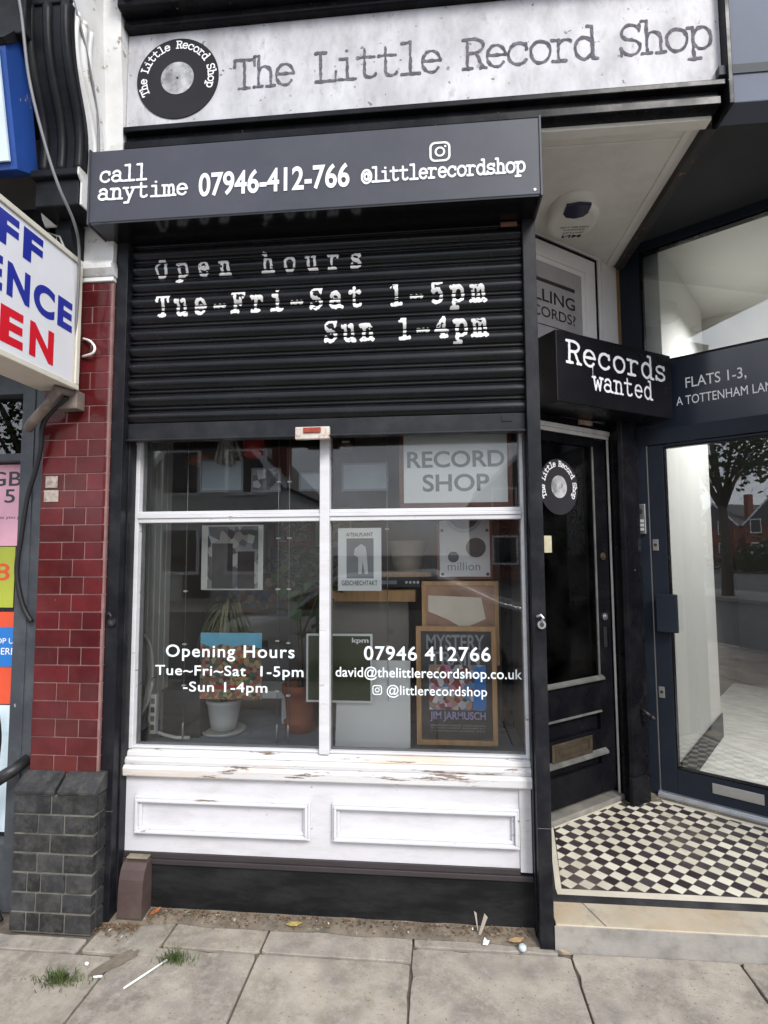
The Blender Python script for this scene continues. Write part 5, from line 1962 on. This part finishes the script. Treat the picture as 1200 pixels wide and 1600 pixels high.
# ================================================================== SMALL THINGS ON THE PAVEMENT
random.seed(21)
def tuft(cx, cy, n_, label, spread):
    m = MB()
    for k in range(n_):
        a = random.uniform(0, 6.28)
        r_ = abs(random.gauss(0, spread))
        b = Vector((cx + math.cos(a) * r_ * 1.5, cy + math.sin(a) * r_ * .6, 0))
        h = random.uniform(.010, .042) * (1.25 if r_ < spread * .6 else .8)
        ln_ = Vector((random.gauss(0, .5), random.gauss(0, .5), 0)) * h
        s_ = Vector((math.cos(a * 3), math.sin(a * 3), 0)) * random.uniform(.001, .0022)
        m_ = b + ln_ * .4 + Vector((0, 0, h * .7))
        e = b + ln_ * 1.2 + Vector((0, 0, h))
        m.add([tuple(b - s_), tuple(b + s_), tuple(m_ + s_ * .8), tuple(m_ - s_ * .8), tuple(e)], [(0, 1, 2, 3), (3, 2, 4)])
    return tag(m.build('grass_tuft', GRASS, loc=(cx, cy, 0)), label, 'grass tuft', 'grass tufts in the paving joints')


tuft(-1.385, -.590, 330, 'green grass tuft in the slab joint below the dark brick base', .036)
tuft(-1.005, -.455, 210, 'green grass tuft beside the white plastic stick', .030)
m = MB(); m.tube([(-1.125, -.605, .006), (-1.035, -.465, .010)], .0035, 7)
tag(m.build('plastic_stick', WCABLE, loc=(-1.08, -.53, 0)), 'thin white plastic stick lying on the paving', 'stick')
# leaf litter and grit along the wall
m = MB()
m2 = MB()
for k in range(1500):
    u_ = random.random()
    x = -1.40 + 1.78 * u_
    if random.random() < .25: x = random.gauss(-1.30, .09)
    if x > .38 or x < -1.42: continue
    hi_ = -.185 if x > -1.24 else -.285
    y_ = hi_ - abs(random.gauss(0, .035)) - .005
    z = .012 + max(0, (y_ + .26)) * .06 + random.uniform(0, .006)
    s = random.uniform(.002, .009)
    a, b_ = random.uniform(0, 6.28), random.uniform(-.5, .5)
    d_ = Vector((math.cos(a), math.sin(a), b_)).normalized() * s
    s_ = Vector((-math.sin(a), math.cos(a), random.uniform(-.5, .5))).normalized() * s * random.uniform(.2, .6)
    c0 = Vector((x, y_, z))
    (m if random.random() < .965 else m2).add([tuple(c0 - d_), tuple(c0 + s_), tuple(c0 + d_), tuple(c0 - s_)], [(0, 1, 2, 3)])
tag(m.build('leaf_litter', DRYLEAF), kind='stuff')
tag(m2.build('pale_litter', M('pale_scraps', (.55, .50, .42), .7, .3, 30)), kind='stuff')


def leaf(cx, cy, s, rz, mat, label, curl=.4):
    m = MB()
    c, s_ = math.cos(rz), math.sin(rz)
    out_ = [(-1, 0, .25), (-.4, .38, .1), (.3, .42, .05), (1, 0, .4), (.3, -.42, .08), (-.4, -.36, .15), (0, 0, 0)]
    P_ = [(cx + (x * c - y * s_) * s, cy + (x * s_ + y * c) * s, .016 + zz * curl * s + .004) for x, y, zz in out_]
    m.add(P_, [(i, (i + 1) % 6, 6) for i in range(6)])
    return tag(m.build('fallen_leaf', mat, loc=(cx, cy, .01)), label, 'leaf', 'fallen leaves along the shop front')


leaf(.30, -.262, .035, .3, M('tan_leaf', (.48, .31, .15), .7, .3, 30), 'tan curled leaf by the right shutter rail')
leaf(-.60, -.243, .035, .2, DRYLEAF2, 'yellow leaf against the middle of the black plinth')
leaf(-1.215, -.215, .030, 1.2, M('orange_leaf', (.45, .14, .05), .7, .3, 30), 'orange leaf beside the brown pipe guard')
leaf(.475, -.310, .022, -.5, M('pale_leaf', (.50, .33, .18), .7, .3, 30), 'small pale leaf at the foot of the marble step')
m = MB()
m.add([(.168, -.280, .008), (.186, -.285, .010), (.196, -.27, .018), (.192, -.262, .008), (.178, -.258, .024), (.170, -.266, .012), (.182, -.272, .020)], [(0, 1, 6), (1, 2, 6), (2, 3, 6), (3, 4, 6), (4, 5, 6), (5, 0, 6)])
tag(m.build('paper_scrap', VINYL, loc=(.18, -.27, 0)), 'crumpled white paper scrap near the right shutter rail', 'paper scrap')
m = MB()
m.add([(.155, -.23, .012), (.165, -.232, .012), (.192, -.245, .09), (.180, -.238, .10), (.150, -.215, .085), (.140, -.21, .09)], [(0, 1, 2, 3), (0, 4, 5)])
tag(m.build('dried_stalk', M('stalk_tan', (.45, .40, .33), .7, .2, 20), loc=(.16, -.23, 0)), 'pale dried stalk propped against the plinth', 'stalk')
m = MB()
m.lathe(.32, -.292, [(.012, .002), (.016, .012), (.014, .022), (.006, .026)], 10)
tag(m.build('bottle_cap', M('clear_plastic', (.50, .55, .58), .2, .2, 20), loc=(.32, -.292, 0)), 'crushed clear plastic cap by the right shutter rail', 'litter')
m = MB()
m.tube([(-1.335, -.505, .008), (-1.325, -.51, .010)], .006, 6)
m.tube([(-1.27, -.565, .006), (-1.235, -.558, .006)], .004, 6)
tag(m.build('cigarette_butt', VINYL, loc=(-1.25, -.56, 0)), 'white cigarette butt in the joint next to the grass', 'cigarette butt')

# ================================================================== ACROSS THE STREET (seen only in the glass)
def house(x0, x1, label, wallm, y_=-55, h=4.6, dep=8):
    t_ = thing('terraced_house', label, 'house', ((x0 + x1) / 2, y_, 0), 0, 'houses across the street')
    m = MB(); m.box(x0, x1, y_ - dep, y_, -.12, h); m.build('wall', wallm, t_)
    xm = (x0 + x1) / 2
    m = MB()
    m.prism_y([(x0 - .2, h), (x1 + .2, h), (xm, h + 3.0)], y_ - dep, y_ + .05)
    rf = m.build('roof', ROOFS, t_)
    m = MB()
    for s in (-1, 1):
        xe = x0 - .25 if s < 0 else x1 + .25
        m.add([(xe, y_ + .12, h - .15), (xe, y_ + .12, h + .15), (xm, y_ + .12, h + 3.25), (xm, y_ + .12, h + 2.95)], [(0, 1, 2, 3)])
    m.build('bargeboard', VINYL, rf)
    for zz in (0.8, 3.6):
        for xx in (x0 + .8, xm + .6):
            m = MB(); m.frame_y(xx, xx + 1.5, zz, zz + 1.7, .12, y_ + .002, y_ + .08); wn_ = m.build('window', VINYL, t_)
            m = MB(); m.box(xx + .12, xx + 1.38, y_ + .002, y_ + .04, zz + .12, zz + 1.58); m.build('pane', CARG, wn_)
    m = MB(); m.box(xm - .9, xm + .1, y_ + .002, y_ + .06, .0, 2.1); m.build('door', INKD, t_)
    m = MB(); m.box(x1 - 1.0, x1 - .4, y_ - 3, y_ - 2.2, h + .5, h + 4); m.build('chimney', REDBRICK, rf)


WREND = M('white_render', (.62, .62, .60), .8, .08, 2)
for x0, x1, lb_, mt, y_, h in ((-66, -59, 'red brick gabled house furthest along the far side of the street', REDBRICK, -55, 4.6),
                               (-58, -51, 'red brick gabled house behind the street tree', REDBRICK, -55, 4.6),
                               (-50, -43, 'red brick gabled house opposite the shop', REDBRICK, -55, 4.6),
                               (-10.6, -5.4, 'white rendered house facing the shop window', WREND, -16.5, 3.9),
                               (2.5, 9, 'red brick gabled house facing the porch', REDBRICK, -30, 4.8)):
    house(x0, x1, lb_, mt, y_, h)
# parked car
pc = thing('parked_car', 'silver hatchback parked at the kerb opposite the shop window', 'car', (-.75, -5.35, -.122))
cx0 = -.75
pfl = [(-2.0, .25), (-2.05, .60), (-1.95, .80), (-1.15, .92), (-.55, 1.36), (.75, 1.42), (1.55, 1.05), (1.95, .95), (2.02, .55), (1.98, .25)]
m = MB(); m.prism_y([(cx0 + x, z - .12) for x, z in pfl], -6.2, -4.55); m.build('body', CARP, pc, .09, 3)
for y_ in (-4.548, -6.202):
    m = MB(); m.prism_y([(cx0 + x, z - .12) for x, z in [(-1.0, .96), (-.50, 1.30), (.05, 1.33), (.05, .96)]], y_ - .004, y_ + .004)
    m.prism_y([(cx0 + x, z - .12) for x, z in [(.12, .96), (.12, 1.33), (.72, 1.34), (1.30, 1.04), (1.2, .96)]], y_ - .004, y_ + .004); m.build('side_window', CARG, pc)
for xx in (-1.3, 1.3):
    for y_ in (-4.66, -6.09):
        m = MB(); m.disc_y(cx0 + xx, .195, .315, y_ - .1, y_ + .12, 28); wl = m.build('wheel', RUBBER, pc, .02)
        m = MB(); m.disc_y(cx0 + xx, .195, .21, y_ - .105, y_ + .125, 20); m.build('rim', CARP, wl)
# dark shrubs beyond the road
hd = thing('roadside_shrub', 'dark green shrub at the far roadside below the gabled houses', 'shrub', (-29, -34, -.1))
random.seed(8)
m = MB()
for k in range(1500):
    c0 = Vector((-29 + random.gauss(0, 2.0), -34 + random.gauss(0, .8), abs(random.gauss(0, .9))))
    d_ = Vector((random.gauss(0, 1), random.gauss(0, 1), random.gauss(0, 1))).normalized() * .22
    s_ = d_.orthogonal().normalized() * .14
    m.add([tuple(c0 - d_), tuple(c0 + s_), tuple(c0 + d_), tuple(c0 - s_)], [(0, 1, 2, 3)])
m.build('foliage', LEAFT, hd)
# street tree
st_ = thing('street_tree', 'tall leafy street tree on the far pavement', 'tree', (-11.6, -12.8, 0))
m = MB()
m.tube([(-11.6, -12.8, -.01), (-11.55, -12.8, 2.0), (-11.65, -12.75, 3.6)], [.2, .16, .13], 10)
tips = []
random.seed(4)
for k in range(11):
    a = k / 11 * 6.28 + random.uniform(-.2, .2)
    e = Vector((-11.62 + math.cos(a) * random.uniform(1.2, 2.4), -12.75 + math.sin(a) * random.uniform(1.0, 2.0), random.uniform(4.4, 7.6)))
    s_ = Vector((-11.62, -12.77, random.uniform(2.8, 3.6)))
    md_ = s_.lerp(e, .5) + Vector((0, 0, .35))
    m.tube([tuple(s_), tuple(md_), tuple(e)], [.075, .05, .02], 6)
    tips += [e, md_.lerp(e, .5)]
m.build('trunk', BARK, st_)
m = MB()
for k in range(2600):
    c0 = random.choice(tips) + Vector((random.gauss(0, .55), random.gauss(0, .55), random.gauss(0, .45)))
    d_ = Vector((random.gauss(0, 1), random.gauss(0, 1), random.gauss(0, 1))).normalized() * .11
    s_ = d_.orthogonal().normalized() * .07
    m.add([tuple(c0 - d_), tuple(c0 + s_), tuple(c0 + d_), tuple(c0 - s_)], [(0, 1, 2, 3)])
m.build('crown', LEAFT, st_)

for o in bpy.data.objects:
    if o.type == 'MESH' and len(o.data.polygons) < 6000:
        fix_normals(o)
